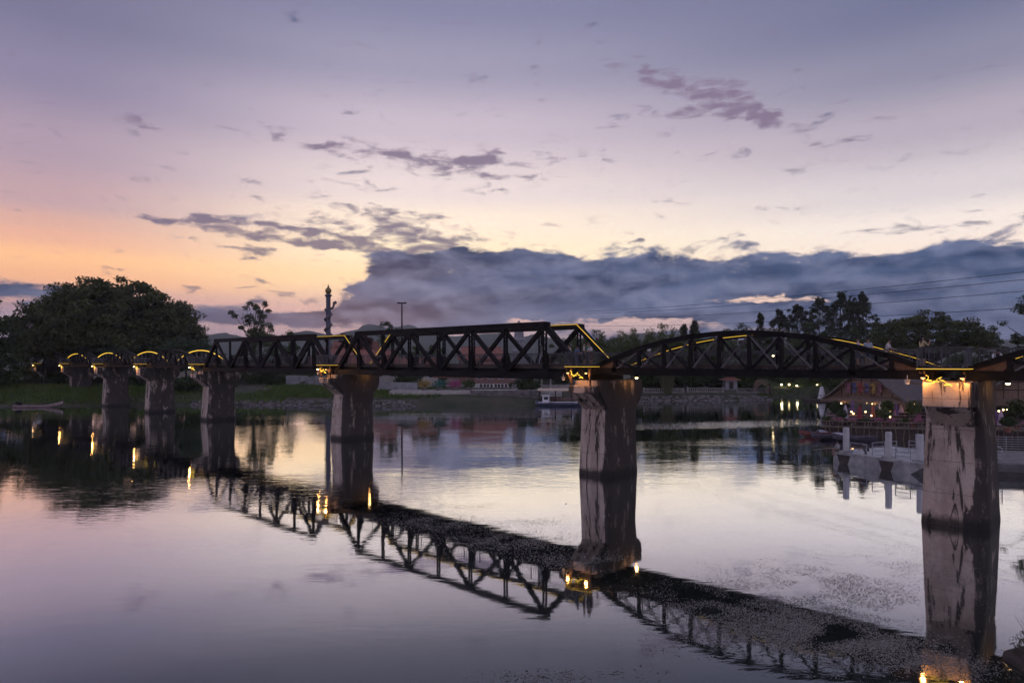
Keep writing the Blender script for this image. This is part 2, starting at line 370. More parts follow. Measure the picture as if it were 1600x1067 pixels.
gx, gy = np.meshgrid(xs, ys); P = np.stack([gx.ravel(), gy.ravel()], 1); H = ground_h(P)
nx, ny = len(xs), len(ys)
fi = (np.arange(ny-1)[:,None]*nx+np.arange(nx-1)[None,:]).ravel()
me = bpy.data.meshes.new('ground'); me.from_pydata(np.column_stack([P, H]).tolist(), [], np.stack([fi, fi+1, fi+nx+1, fi+nx], 1).tolist())
me.polygons.foreach_set('use_smooth', [True]*len(me.polygons))
me.materials.append(mat('earth_grass', (.030,.045,.016), (.085,.075,.050), .22, .95, 0, .8, 3))
link('ground', me, kind='structure')

def water_mat():
    m = bpy.data.materials.new('river_water'); m.use_nodes = True; t = m.node_tree; b = t.nodes['Principled BSDF']; N = t.nodes.new; L = t.links.new
    g = N('ShaderNodeNewGeometry')
    def nz(sx, sy, detail, rough=.5, dist=0., off=0.):
        mp = N('ShaderNodeMapping'); mp.inputs['Scale'].default_value = (sx, sy, 1); mp.inputs['Location'].default_value = (off, off*.7, 0); L(g.outputs['Position'], mp.inputs[0])
        n = N('ShaderNodeTexNoise'); n.noise_dimensions = '2D'; n.inputs['Scale'].default_value = 1; n.inputs['Detail'].default_value = detail; n.inputs['Roughness'].default_value = rough; n.inputs['Distortion'].default_value = dist
        L(mp.outputs[0], n.inputs['Vector']); return n.outputs[0]
    def mth(op, a, b_=None, c=None, clamp=False):
        n = N('ShaderNodeMath'); n.operation = op; n.use_clamp = clamp
        for i, v in enumerate((a, b_, c)):
            if v is None: continue
            if isinstance(v, (int, float)): n.inputs[i].default_value = v
            else: L(v, n.inputs[i])
        return n.outputs[0]
    def ss(x, lo, hi):
        r = N('ShaderNodeMapRange'); r.interpolation_type = 'SMOOTHSTEP'; L(x, r.inputs[0]); r.inputs[1].default_value = lo; r.inputs[2].default_value = hi; return r.outputs[0]
    sp = N('ShaderNodeSeparateXYZ'); L(g.outputs['Position'], sp.inputs[0])
    waves = nz(.9, 2.4, 3, .55, .4)                # short wind ripples, crests lying across the view
    swell = nz(.22, .5, 2, .5, .2, 11)
    # gusts: patches where the surface is rougher
    gust = ss(nz(.030, .085, 3, .55, .3, 5.2), .42, .68)
    band = mth('MULTIPLY', ss(mth('ABSOLUTE', mth('SUBTRACT', sp.outputs[1], mth('MULTIPLY_ADD', sp.outputs[0], .22, 84.0))), 6.5, 1.5), ss(sp.outputs[0], 12, 22))
    amp = mth('MULTIPLY_ADD', gust, .8, .2)
    calm = N('ShaderNodeMapRange'); calm.interpolation_type = 'SMOOTHSTEP'; L(sp.outputs[1], calm.inputs[0])
    for i, v in zip((1,2,3,4), (24.0, 62.0, .28, 1.0)): calm.inputs[i].default_value = v
    amp = mth('MULTIPLY', amp, calm.outputs[0])
    amp = mth('ADD', amp, mth('MULTIPLY', band, 3.2))
    h = mth('ADD', mth('MULTIPLY', waves, amp), mth('MULTIPLY', mth('MULTIPLY', swell, calm.outputs[0]), .9))
    bp = N('ShaderNodeBump'); bp.inputs['Strength'].default_value = 1.0; bp.inputs['Distance'].default_value = .011; L(h, bp.inputs['Height'])
    gl = N('ShaderNodeBsdfGlossy'); gl.inputs['Color'].default_value = (.93,.955,.97,1); gl.inputs['Roughness'].default_value = .03; L(bp.outputs[0], gl.inputs['Normal'])
    lw = N('ShaderNodeLayerWeight'); r2 = N('ShaderNodeMapRange'); r2.interpolation_type = 'SMOOTHSTEP'; L(lw.outputs['Facing'], r2.inputs[0])
    for i, v in zip((1,2,3,4), (.56,.82,.19,.93)): r2.inputs[i].default_value = v
    df = N('ShaderNodeBsdfDiffuse'); df.inputs[0].default_value = (.022,.028,.024,1); ms = N('ShaderNodeMixShader'); L(r2.outputs[0], ms.inputs[0]); L(df.outputs[0], ms.inputs[1]); L(gl.outputs[0], ms.inputs[2]); L(ms.outputs[0], t.nodes['Material Output'].inputs[0])
    t.nodes.remove(b)
    return m
wm = bpy.data.meshes.new('river'); wm.from_pydata([(-900,-95,0),(120,-95,0),(120,175,0),(-900,175,0)], [], [(0,1,2,3)]); wm.materials.append(water_mat())
link('river', wm, kind='structure')

# far hills
hp = [(-900,540),(-300,530),(0,535),(150,532),(250,534),(330,524),(352,521),(385,529),(440,527),(480,517),(515,526),(545,520),(577,507),(606,514),(640,508),(668,520),(710,527),(745,524),(782,520),(806,530),(835,522),(870,532),
      (920,528),(960,536),(985,530),(1000,520),(1014,526),(1040,537),(1150,533),(1300,530),(1450,534),(1650,530),(2000,536),(2600,540)]
px_ = np.arange(-900, 2600, 9.0); top = np.interp(px_, [a for a, b in hp], [b for a, b in hp]) + rng.normal(0, .7, len(px_))
YH = 1700.0; hx = (px_-800)/F*YH; hh = CAMH+(HZ-top)/F*YH
rows = [(-420,.0),(-300,.28),(-170,.55),(-70,.86),(0,1.0),(90,.8),(220,.45),(400,0)]
V = []; n_ = len(px_)
for dy, k in rows:
    for i in range(n_): V.append((hx[i]*(1+dy/YH*.3), YH+dy+rng.normal(0, 12), 2+max(0, hh[i]*k*(1+rng.normal(0, .035)*(0<k<1)))))
Fh = [(r*n_+i, r*n_+i+1, (r+1)*n_+i+1, (r+1)*n_+i) for r in range(len(rows)-1) for i in range(n_-1)]
me = bpy.data.meshes.new('hills'); me.from_pydata(V, [], Fh); me.polygons.foreach_set('use_smooth', [True]*len(Fh))
me.materials.append(mat('hill_forest', (.022,.040,.018), (.060,.080,.040), .02, .95, 0, 1.0, .08)); link('hills', me, kind='structure')

# ---------------------------------------------------------------- the bridge
TH = R(46.6); BX, BY = 23.6, 35.9
BU = Vector((-math.sin(TH), math.cos(TH), 0)); BN = Vector((-math.cos(TH), -math.sin(TH), 0)); BRZ = math.pi/2+TH
def bp_(s, n, z=0.0): p = Vector((BX, BY, 0)) + BU*s + BN*n; return (p.x, p.y, z)
PIERS = [0, 22.5, 56.5, 90.5, 113.0, 135.5, 158.0, 180.5]
DECK = 8.0; TN = 2.15                                   # deck level, half the distance between the two trusses

def laced(mb, p0, p1, w, t, n_dir):
    # two slim channels joined by zig-zag lacing, in the plane of the truss
    p0, p1 = Vector(p0), Vector(p1); d = (p1-p0).normalized(); sd = d.cross(Vector(n_dir)).normalized()
    for s in (-1, 1): mb.bar(p0+sd*s*w/2, p1+sd*s*w/2, .07, t, n_dir)
    L = (p1-p0).length; k = max(3, int(L/(w*1.3)))
    for i in range(k):
        a = p0+d*L*i/k+sd*w/2*(1 if i % 2 else -1); b = p0+d*L*(i+1)/k-sd*w/2*(1 if i % 2 else -1)
        mb.bar(a, b, .035, .05, n_dir)
def railing(mb, x0, x1, y, z, h=1.0, gap=.2, post=2.0):
    mb.bar((x0,y,z+h), (x1,y,z+h), .05, .05); mb.bar((x0,y,z+.12), (x1,y,z+.12), .035, .035); mb.bar((x0,y,z+h-.14), (x1,y,z+h-.14), .03, .03)
    n = max(1, round(abs(x1-x0)/post))
    for i in range(n+1): mb.bar((x0+(x1-x0)*i/n, y, z), (x0+(x1-x0)*i/n, y, z+h), .05, .05)
    n = int(abs(x1-x0)/gap)
    for i in range(1, n): mb.bar((x0+(x1-x0)*i/n, y, z+.12), (x0+(x1-x0)*i/n, y, z+h-.14), .016, .016)
def plank_part(root, L, x0, z):
    mb = MB(); n = int(L/.3)
    for k in range(n): mb.box((x0+.15+k*.3, 0, z-.02), (.25, 3.5, .16))
    mb.build('sleepers', wood_d, root, kind='stuff')
    for y in (-.5, .5):
        m2 = MB(); m2.bar((x0,y,z+.13), (x0+L,y,z+.13), .07, .13); m2.build('rail', rust, root)
    m3 = MB()
    for y in (-1.12, 0, 1.12): m3.box((x0+L/2, y, z+.085), (L, .62 if y == 0 else .85, .03))
    m3.build('walkway_plates', greybar if False else wood_d, root)

def trapezoid_span():
    root = thing('trapezoid_truss_span', '', 'bridge span', (0,0,0), BRZ); L = 33.6; P = L/8; zb = 7.25; zt = 11.17
    gus = MB(); gus.prism([(-.42,-.30),(.42,-.30),(.42,.10),(.16,.42),(-.16,.42),(-.42,.10)], -.19, .19); gme = gus.mesh('gusset_plate', steel)
    gut = MB(); gut.prism([(-.42,.30),(-.42,-.08),(-.16,-.40),(.16,-.40),(.42,-.08),(.42,.30)], -.19, .19); gmt = gut.mesh('gusset_plate', steel)
    vme = MB(); laced(vme, (0,0,zb+.1), (0,0,zt-.1), .30, .16, (0,1,0)); vme = vme.mesh('vertical', steel)
    for y in (TN, -TN):
        i_ = -1 if y > 0 else 1                                 # towards the track
        mb = MB(); mb.bar((0,y,zb), (L,y,zb), .34, .48); mb.bar((0,y,zb+.26), (L,y,zb+.26), .46, .035); mb.bar((0,y,zb-.255), (L,y,zb-.255), .46, .035); mb.build('bottom_chord', steel, root)
        mb = MB(); mb.bar((P-.1,y,zt), (7*P+.1,y,zt), .40, .42); mb.bar((P-.15,y,zt+.225), (7*P+.15,y,zt+.225), .52, .035); mb.build('top_chord', steel, root)
        for a, b in ((0, 1), (8, 7)):
            mb = MB(); mb.bar((a*P+(.15 if a == 0 else -.15),y,zb), (b*P,y,zt), .38, .42); mb.build('end_post', steel, root)
        for i, (a, b) in enumerate(((1,2),(3,2),(3,4),(5,4),(5,6),(7,6))):
            mb = MB(); mb.bar((a*P,y,zt-.1), (b*P,y,zb+.1), .26, .33); mb.build('diagonal', steel, root)
        for k in range(1, 8):
            link('vertical', vme, root, (k*P, y, 0))
            link('gusset_plate', gme, root, (k*P, y, zb+.1))
            if k % 2: link('gusset_plate', gmt, root, (k*P, y, zt-.1))
            mb = MB(); mb.prism([(y-.1*i_,zb+.2),(y+.95*i_,zb+.2),(y+.62*i_,DECK+.25),(y+.05*i_,zt-1.6)], k*P-.035, k*P+.035, 'x'); mb.build('knee_brace', steel, root)
        m = MB()
        rl = MB(); railing(rl, .1, L-.1, y+.42*i_, DECK, .95); rl.build('railing', railm, root, kind='stuff')
    for k in range(9):
        mb = MB(); mb.bar((k*P,-TN,zb-.02), (k*P,TN,zb-.02), .28, .5); mb.build('floor_beam', steel, root)
    for y in (-1.55, -.55, .55, 1.55):
        mb = MB(); mb.bar((0,y,DECK-.42), (L,y,DECK-.42), .2, .42); mb.build('stringer', steel, root)
    plank_part(root, L, 0, DECK-.12)
    y = -TN+.27
    mb = MB(); mb.bar((P,y,zt+.19), (7*P,y,zt+.19), .025, .03)
    for a, b in ((0, 1), (8, 7)): mb.bar((a*P+(.35 if a == 0 else -.35),y,zb+.75), (b*P+(.02 if a == 0 else -.02),y,zt+.17), .025, .035)
    mb.build('led_strip', led_m, root)
    return root
def arch_z(x, L):
    t = (x-L/2)/(L/2); return 10.08-2.28*abs(t)**2.0
def arched_span():
    root = thing('arched_truss_span', '', 'bridge span', (0,0,0), BRZ); L = 21.6; P = L/11; zb = 7.62
    gus = MB(); gus.prism([(-.24,-.16),(.24,-.16),(.18,.24),(-.18,.24)], -.13, .13); gme = gus.mesh('gusset_plate', steel)
    for y in (TN, -TN):
        i_ = -1 if y > 0 else 1
        mb = MB(); mb.bar((0,y,zb), (L,y,zb), .26, .40); mb.bar((0,y,zb-.215), (L,y,zb-.215), .40, .03); mb.bar((0,y,zb+.215), (L,y,zb+.215), .36, .03); mb.build('bottom_chord', steel, root)
        for k in range(11):
            a, b = k*P, (k+1)*P; pa, pb = Vector((a,y,arch_z(a,L))), Vector((b,y,arch_z(b,L))); d = (pb-pa)*.012
            mb = MB(); mb.bar(pa-d, pb+d, .30, .27); up = Vector((0,0,.15)); mb.bar(pa-d+up, pb+d+up, .40, .03); mb.build('top_chord_segment', steel, root)
        for s_, xe in ((1, 0), (-1, L)):
            mb = MB(); mb.prism([(xe,zb-.2),(xe+s_*2.0,zb-.2),(xe+s_*2.0,arch_z(2.0,L)-.05),(xe+s_*.9,arch_z(.9,L)),(xe,7.98)], y-.05, y+.05); mb.build('end_plate', rust, root)
        for k in range(1, 11):
            mb = MB(); x = k*P; mb.bar((x,y,zb), (x,y,arch_z(x,L)), .18, .22, (1,0,0)); mb.build('vertical', steel, root)
            link('gusset_plate', gme, root, (x, y, zb+.1))
            mb = MB(); mb.prism([(y-.05*i_,zb+.1),(y+.55*i_,zb+.1),(y+.32*i_,DECK+.1),(y+.05*i_,arch_z(x,L)-.3)], x-.03, x+.03, 'x'); mb.build('knee_brace', steel, root)
        for k in range(1, 10):
            a, b = k*P, (k+1)*P
            mb = MB()
            for o in (-.1, .1): mb.bar((a,y+o,zb+.1), (b,y+o,arch_z(b,L)-.1), .03, .075, (1,0,0)) if k < 5 else mb.bar((a,y+o,arch_z(a,L)-.1), (b,y+o,zb+.1), .03, .075, (1,0,0))
            mb.build('flat_diagonal', paleflat, root)
            mb = MB()
            if k < 5: mb.bar((a,y,arch_z(a,L)-.1), (b,y,zb+.1), .12, .14, (1,0,0))
            else: mb.bar((a,y,zb+.1), (b,y,arch_z(b,L)-.1), .12, .14, (1,0,0))
            mb.build('diagonal', steel, root)
        rl = MB(); railing(rl, .1, L-.1, y+.36*i_, DECK, .95); rl.build('railing', railm, root, kind='stuff')
    for k in range(12):
        mb = MB(); mb.bar((k*P,-TN,zb), (k*P,TN,zb), .2, .36); mb.build('floor_beam', steel, root)
    for y in (-1.4, -.5, .5, 1.4):
        mb = MB(); mb.bar((0,y,DECK-.36), (L,y,DECK-.36), .16, .3); mb.build('stringer', steel, root)
    plank_part(root, L, 0, DECK-.12)
    y = -TN+.20; mb = MB()
    for k in range(11):
        a, b = k*P, (k+1)*P; mb.bar((a,y,arch_z(a,L)+.02), (b,y,arch_z(b,L)+.02), .022, .028)
    mb.build('led_strip', led_m, root)
    return root
tz = trapezoid_span(); tz['label'] = 'black trapezoid truss span in the middle, people walking on it'; tz['group'] = 'trapezoid truss spans'; tz.location = bp_(22.75, 0)
t2 = copy_tree(tz); t2.location = bp_(56.75, 0); t2['label'] = 'farther black trapezoid truss span, passing in front of the dragon column'
ar = arched_span(); ar['group'] = 'arched truss spans'; ar['label'] = 'long dark arched truss span between the two nearest piers'; ar.location = bp_(.75, 0)
for s, lab in ((-22.0, 'arched truss span cut off by the photo edge, beside the nearest pier'), (91.0, 'arched truss span next to the far trapezoid span'), (113.5, 'small arched truss span, second beyond the trapezoid spans'),
               (136.0, 'small arched truss span, third beyond the trapezoid spans'), (158.5, 'farthest small arched truss span under the dark tree')):
    c = copy_tree(ar); c.location = bp_(s, 0); c['label'] = lab
    if s > 50:                                            # same strip as the near spans, drawn fatter and brighter to add glow
        st = [x for x in COL.objects if x.parent == c and x.name.startswith('led_strip')][0]; mb = MB(); L_ = 21.6
        for k in range(11): a, b = k*L_/11, (k+1)*L_/11; mb.bar((a,-TN+.2,arch_z(a,L_)+.03), (b,-TN+.2,arch_z(b,L_)+.03), .05, .075)
        st.data = mb.mesh('led_strip', mat('led_yellow_boosted', (.9,.7,.1), rough=.4, emit=(1.0,.60,.05), estr=1.9))

def rrect(n0, n1, hw, r, z, k=4):
    pts = []; r = min(r, hw*.95, (n1-n0)/2*.95)
    for cx, cy, a0 in ((hw-r, n1-r, 0), (-hw+r, n1-r, 90), (-hw+r, n0+r, 180), (hw-r, n0+r, 270)):
        for i in range(k+1):
            a = R(a0+90*i/k); pts.append((cx+r*math.cos(a), cy+r*math.sin(a), z))
    return pts
def finish_bevel(o, w=.04):
    b = o.modifiers.new('bevel', 'BEVEL'); b.width = w; b.segments = 2; b.limit_method = 'ANGLE'; b.angle_limit = R(40)
def pier(idx, s, kind, label):
    zg = 0.0
    root = thing('bridge_pier', label, 'bridge pier', bp_(s, 0), BRZ, 'concrete piers of the bridge')
    mb = MB()
    if kind == 'B':
        lv = [(-2.5,-2.25,2.25,1.62,.8),(0,-2.12,2.12,1.53,.75),(.6,-2.08,2.08,1.49,.7),(3.6,-1.85,1.83,1.34,.35),(4.9,-1.95,1.72,1.28,.16),(5.5,-2.55,2.2,1.25,.12),(6.0,-2.72,2.55,1.22,.10),(6.95,-2.75,2.62,1.20,.10)]
        ztop = 6.95
    else:
        lv = [(-2.5,-2.25,2.25,1.62,.8),(0,-2.12,2.12,1.53,.75),(.6,-2.08,2.08,1.49,.7),(3.8,-1.88,1.88,1.36,.45),(5.1,-1.85,1.85,1.27,.30),(5.55,-2.15,2.05,1.2,.22),(6.05,-2.7,2.5,1.17,.12),(7.34,-2.72,2.55,1.15,.10)]
        ztop = 7.34
    mb.loft([rrect(a, b, hw, r, z) for z, a, b, hw, r in lv])
    o = mb.build('shaft', pier_m, root)
    # ledge that carries the viewing platform
    mb = MB()
    if kind == 'B':
        mb.box((0, 3.03, 6.31), (2.05, 1.0, .52)); blk = mb.build('ledge_block', pier_m, root); finish_bevel(blk)
        for x in (-.78, 0, .78):
            mb = MB(); mb.prism([(1.70,4.75),(1.70,5.25),(2.5,6.05),(3.45,6.05)], x-.2, x+.2, 'x'); mb.build('corbel_rib', pier_m, root)
        mb = MB(); mb.prism([(1.66,4.95),(1.66,5.45),(2.5,6.05),(3.25,6.05)], -.6, .6, 'x'); mb.build('corbel_web', pier_m, root)
        zb = 6.57
    else:
        mb.box((0, 2.88, 6.68), (2.10, .94, 1.22)); blk = mb.build('ledge_block', pier_m, root); finish_bevel(blk, .05)
        mb = MB(); mb.prism([(1.75,4.95),(1.75,6.07),(3.22,6.07),(2.55,5.62),(2.1,5.3)], -.92, .92, 'x'); mb.build('corbel', pier_m, root)
        zb = 7.29
    for y in (TN, -TN):
        for x in (-.55, .55):
            mb = MB(); mb.box((x, y, (ztop+6.99 if kind == 'B' else ztop+7.40)/2), (.55, .5, .05 if kind == 'B' else .08)); mb.build('bearing', rust, root)
    return root, zb
def platform(s, zb, label):
    root = thing('viewing_platform', label, 'platform', bp_(s, 0), BRZ, 'viewing platforms on the piers')
    mb = MB()
    for k in range(9): mb.box((-1.05+.117+k*.2335, 3.02, DECK-.03), (.215, 1.36, .05))
    mb.build('deck_boards', wood_d, root, kind='stuff')
    mb = MB()
    for y in (2.4, 3.0, 3.62): mb.bar((-1.05,y,DECK-.11), (1.05,y,DECK-.11), .08, .1)
    mb.build('joists', steel, root)
    for x in (-.85, .85):
        mb = MB(); mb.bar((x,3.2,zb), (x,3.2,DECK-.14), .11, .11); mb.build('post', rust, root)
        mb = MB(); mb.bar((x,3.18,zb+.1), (x*1.15,3.62,DECK-.16), .06, .08); mb.build('brace', rust, root)
    mb = MB()
    railing(mb, -1.05, 1.05, 3.68, DECK, 1.0, .12, 1.05)
    for x in (-1.05, 1.05):
        mb.bar((x,2.35,DECK+1), (x,3.68,DECK+1), .05, .05); mb.bar((x,2.35,DECK+.12), (x,3.68,DECK+.12), .035, .035)
        for k in range(1, 11): mb.bar((x,2.35+k*.121,DECK+.12), (x,2.35+k*.121,DECK+.98), .016, .016)
    mb.build('railing', railm, root, kind='stuff')
    mb = MB(); mb.bar((-1.07,3.725,DECK-.05), (1.07,3.725,DECK-.05), .02, .03)
    for x in (-1.085, 1.085): mb.bar((x,2.4,DECK-.05), (x,3.7,DECK-.05), .02, .03)
    mb.build('led_strip', led_m, root)
    mb = MB(); mb.box((0,0,DECK-.06), (1.55, 4.6, .06)); mb.build('deck_infill', wood_d, root)
    # loose loop of rope light under the platform
    pts = []
    for k in range(34):
        t = k/33; pts.append((.75-1.1*t+.10*math.sin(k*1.9), 3.45+.08*math.cos(k*2.3), DECK-.35-.30*abs(math.sin(t*5.2))-.2*t+.06*math.sin(k*1.1)))
    mb = MB(); mb.tube(pts, .011, 4); mb.build('rope_light', rope_m, root)
    return root
def flood(s, n, z, label, power, on=True, shaded=False):
    # flood lamp on a short bracket, its glass towards the pier
    p = bp_(s, n, z)
    root = thing('flood_lamp', label, 'lamp', p, BRZ, 'flood lamps on the bridge')
    mb = MB(); mb.box((0,0,.10), (.26,.16,.05)); mb.box((0,0,.02), (.22,.12,.14)); mb.bar((0,0,.12), (0,0,.34), .04, .04); mb.build('housing', greybar if not on else steel, root)
    mb = MB(); mb.lathe([(.02,-.13),(.09,-.11),(.11,-.06),(.09,-.045)], n=10); mb.build('lamp_glass', (bulb0_m if shaded else bulb_m) if on else white_m, root)
    if on:
        ld = bpy.data.lights.new('flood_light', 'POINT'); ld.energy = power; ld.color = (1.0,.42,.10); ld.shadow_soft_size = .10
        lo = bpy.data.objects.new('flood_light', ld); COL.objects.link(lo); lo.location = (0,0,-.25); lo.parent = root
    return root
PL = [('A','nearest concrete pier, dark streaks on its pale nose, beside the pontoon dock','viewing platform with woman standing at its end, on the nearest pier'),
      ('B','concrete pier in mid river between the arched span and trapezoid span','viewing platform crowded with four people at the rail'),
      ('B','concrete pier between the two trapezoid spans','empty viewing platform between the two trapezoid spans'),
      ('B','concrete pier where the far trapezoid span meets the small arches','viewing platform at the far end of the trapezoid spans'),
      ('A','pier standing in shallow water, first beyond the trapezoid spans','viewing platform on the first pier beyond the trapezoid spans'),
      ('A','pier at the grassy water edge, second beyond the trapezoid spans','viewing platform on the pier at the grassy water edge'),
      ('A','dark pier standing on the grass bank','viewing platform above the pier on the grass bank'),
      ('A','last dark pier half hidden under the trees','viewing platform nearest the dark tree')]
FL = ['lit flood lamp under the nearest platform','lit flood lamp under the crowded platform','lit flood lamp below the platform between trapezoid spans','lit flood lamp at far end of the trapezoid spans','lit flood lamp on first pier beyond trapezoid spans','lit flood lamp on the pier at the grassy edge','lit flood lamp on the pier on the bank','lit flood lamp nearest the dark tree']
FL3 = ['lit flood lamp at the second corner of the nearest platform','lit flood lamp at the second corner of the crowded platform','lit flood lamp at the second corner between trapezoid spans']
FL2 = ['lit flood lamp behind the nearest pier, under the chord','lit flood lamp behind the mid river pier','lit flood lamp behind the pier between trapezoid spans']
for i, s in enumerate(PIERS):
    kind, lab, lab2 = PL[i]
    _, zb = pier(i, s, kind, lab); platform(s+.15, zb, lab2)
    flood(s+.95, 3.68, DECK-.42, FL[i], 44 if i < 4 else 60, shaded=i < 2)
    if i < 3: flood(s-.72, 3.72, DECK-.42, FL3[i], 40, shaded=True)
    if i < 3: flood(s-1.9, -.9, 7.18 if i else 7.25, FL2[i], 16)
    if i < 3:
        r = flood(s+1.75, 3.2, 7.05 if i else 7.28, ['pale unlit lamp box beside the nearest pier ledge','pale unlit lamp box beside the crowded platform','pale unlit lamp box beside the platform between trapezoid spans'][i], 0, False)
        mb = MB(); mb.bar((-.05,0,.0), (-.75,-.3,-.2), .04, .04); mb.build('bracket', steel, r)

# ---------------------------------------------------------------- vegetation
def leafmat(name, a, b): return mat(name, a, b, .25, .65, 0, 0, island=.55, translucent=.25, spec=.25)
lf_dark = leafmat('leaf_dark', (.032,.050,.018), (.080,.115,.042))
lf_rain = leafmat('leaf_raintree', (.042,.055,.019), (.125,.145,.055))
lf_mid = leafmat('leaf_mid', (.045,.072,.022), (.115,.16,.055))
lf_pale = leafmat('leaf_pale', (.055,.085,.045), (.115,.155,.085))
lf_bamb = leafmat('leaf_bamboo', (.075,.105,.035), (.155,.19,.075))
lf_cas = leafmat('leaf_casuarina', (.036,.046,.024), (.085,.10,.052))
lf_red = leafmat('leaf_purple', (.045,.022,.022), (.10,.045,.04))
grass_m = leafmat('grass_blade', (.06,.11,.022), (.14,.21,.05))
def unit(v): return v/np.maximum(np.linalg.norm(v, axis=1, keepdims=True), 1e-9)
def leaves(C, size, aspect=.45, up=.6, vary=.45, droop=0.0):
    n = len(C); nrm = unit(rng.normal(0, 1, (n, 3))+np.array([0, 0, up*1.6])); a = rng.normal(0, 1, (n, 3))
    if droop: a = a*(1-droop)+np.array([0, 0, -1.0])*droop*1.5
    t = unit(a-nrm*np.sum(a*nrm, 1, keepdims=True)); b = np.cross(nrm, t)
    l = size*(1+rng.uniform(-vary, vary, (n, 1))); w = l*aspect
    return np.stack([C-t*l/2, C+b*w/2-t*l*.08, C+t*l/2, C-b*w/2-t*l*.08], 1)
def inball(n, p=.45):
    d = unit(rng.normal(0, 1, (n, 3))); return d*rng.uniform(0, 1, (n, 1))**p
def fork_mesh(base, top, cents, r0, nl, bend=.25):
    mb = MB(); b, t = Vector(base), Vector(top)
    mid = b.lerp(t, .5)+Vector((rng.normal(0, .3), rng.normal(0, .3), 0))*r0*2
    mb.tube([b-Vector((0,0,.3)), b+Vector((0,0,.25)), mid, t], [r0*1.5, r0*1.12, r0*.9, r0*.72], 8)
    if len(cents):
        for i in rng.choice(len(cents), min(nl, len(cents)), replace=False):
            c = Vector(cents[i]); m = t.lerp(c, .5)+Vector((0, 0, (c-t).length*bend*.35)); r = r0*rng.uniform(.28, .5)
            mb.tube([t-Vector((0,0,r0*.6)), t.lerp(m, .5), m, m.lerp(c, .6), c], [r, r*.85, r*.62, r*.36, r*.12], 5)
    return mb
def tree(name, label, x, y, cents, crad, per, lsize, lm, trunk_r, fork, nl=12, z0=None, group=None, flat=.6, up=.6, aspect=.5, cat='tree', droop=0.0, top=None):
    z0 = gz(x, y) if z0 is None else z0
    root = thing(name, label, cat, (x, y, z0), 0, group)
    cents = np.asarray(cents, float)
    fork_mesh((0,0,0), top or (rng.normal(0,.3), rng.normal(0,.3), fork), cents, trunk_r, nl).build('trunk', bark, root, smooth=True)
    crad = np.broadcast_to(crad, (len(cents),))
    C = np.concatenate([c+inball(per)*np.array([r, r, r*flat])*rng.uniform(.75, 1.2) for c, r in zip(cents, crad)])
    quads('crown', leaves(C, lsize, aspect, up, droop=droop), lm, root)
    return root
def dome(n, Rx, Ry, zb, zt, inner=.25, lob=.16, seed=0, pw=.9):
    r = np.random.default_rng(seed); d = r.normal(0, 1, (n*3, 3)); d[:,2] = np.abs(d[:,2]); d = unit(d)[:n]
    k = 1+lob*np.sin(d[:,0]*7+seed)*np.sin(d[:,1]*8+1.3*seed)+r.normal(0, .05, n)
    k *= np.where(r.uniform(0, 1, n) < inner, r.uniform(.45, .9, n), 1)
    return np.stack([d[:,0]*Rx*k, d[:,1]*Ry*k, zb+d[:,2]**pw*(zt-zb)*k], 1)
def px_tree(px, Y, top_y, half, zb_frac=.35): return WX(px, Y), WZ(top_y, Y), half/F*Y

# giant rain tree
x, zt, r = px_tree(172, 168, 440, 132); z0 = gz(x, 168)
c1 = dome(620, r*.98, r*.9, 7.5, zt-z0-1.2, .28, .09, 3, 1.12)
c2 = dome(260, r*.80, r*.75, 5.5, 15, .5, .2, 5); c2[:,2] = np.maximum(c2[:,2], 5)
tree('rain_tree', 'giant dark rain tree with a wide domed crown behind the small arches', x, 168, np.concatenate([c1, c2]), rng.uniform(1.7, 3.2, 880), 105, .80, lf_rain, 1.5, 6.5, 34, flat=.5)
# dark tree at the photo edge
x, zt, r = px_tree(-42, 138, 474, 56); z0 = gz(x, 138)
c = np.concatenate([dome(110, r, r*.9, 6, zt-z0-1, .4, .2, 8), dome(70, r*1.05, r, 1.2, 8, .4, .2, 9)])
tree('dark_tree', 'dark leafy tree at the photo edge beside the bridge end', x, 138, c, rng.uniform(1.2, 2.4, 180), 150, .58, lf_dark, .5, 4, 14)
def round_tree(name, label, px, Y, ty, half, lm, nc=60, per=110, ls=.5, cr=(.8,1.6), low=.25, seed=1, group=None, flat=.7, fork=.35, tr=.25, lob=.2, cat='tree', dy=0):
    x, zt, r = px_tree(px, Y, ty, half); z0 = gz(x, Y); h = zt-z0
    c = dome(nc, r*.88, r*.85, h*low, h-cr[0]*.6, .35, lob, seed)
    c2 = c[:nc//3].copy(); c2[:,2] = h*low+(h*low-c2[:,2])*.25; c2[:,2] = np.maximum(c2[:,2], .5); c = np.concatenate([c, c2])
    return tree(name, label, x, Y, c, rng.uniform(cr[0], cr[1], len(c)), per, ls, lm, tr, h*fork, 9, group=group, flat=flat, cat=cat)
round_tree('pale_bush', 'pale green bushy tree in front of the giant rain tree', 178, 152, 534, 26, lf_pale, 40, 110, .5, (.8,1.4), .3, 2)
round_tree('spreading_tree', 'grey green spreading tree at the foot of the giant rain tree', 292, 158, 528, 52, lf_pale, 80, 110, .5, (.9,1.7), .45, 4, flat=.5)
round_tree('bank_tree', 'small dark tree on the grass behind the second small arch', 292, 140, 584, 26, lf_dark, 36, 90, .42, (.6,1.1), .3, 6)
round_tree('spreading_tree', 'low dark tree beyond the grass under the far trapezoid span', 395, 172, 548, 60, lf_dark, 70, 110, .55, (1,1.8), .2, 7)
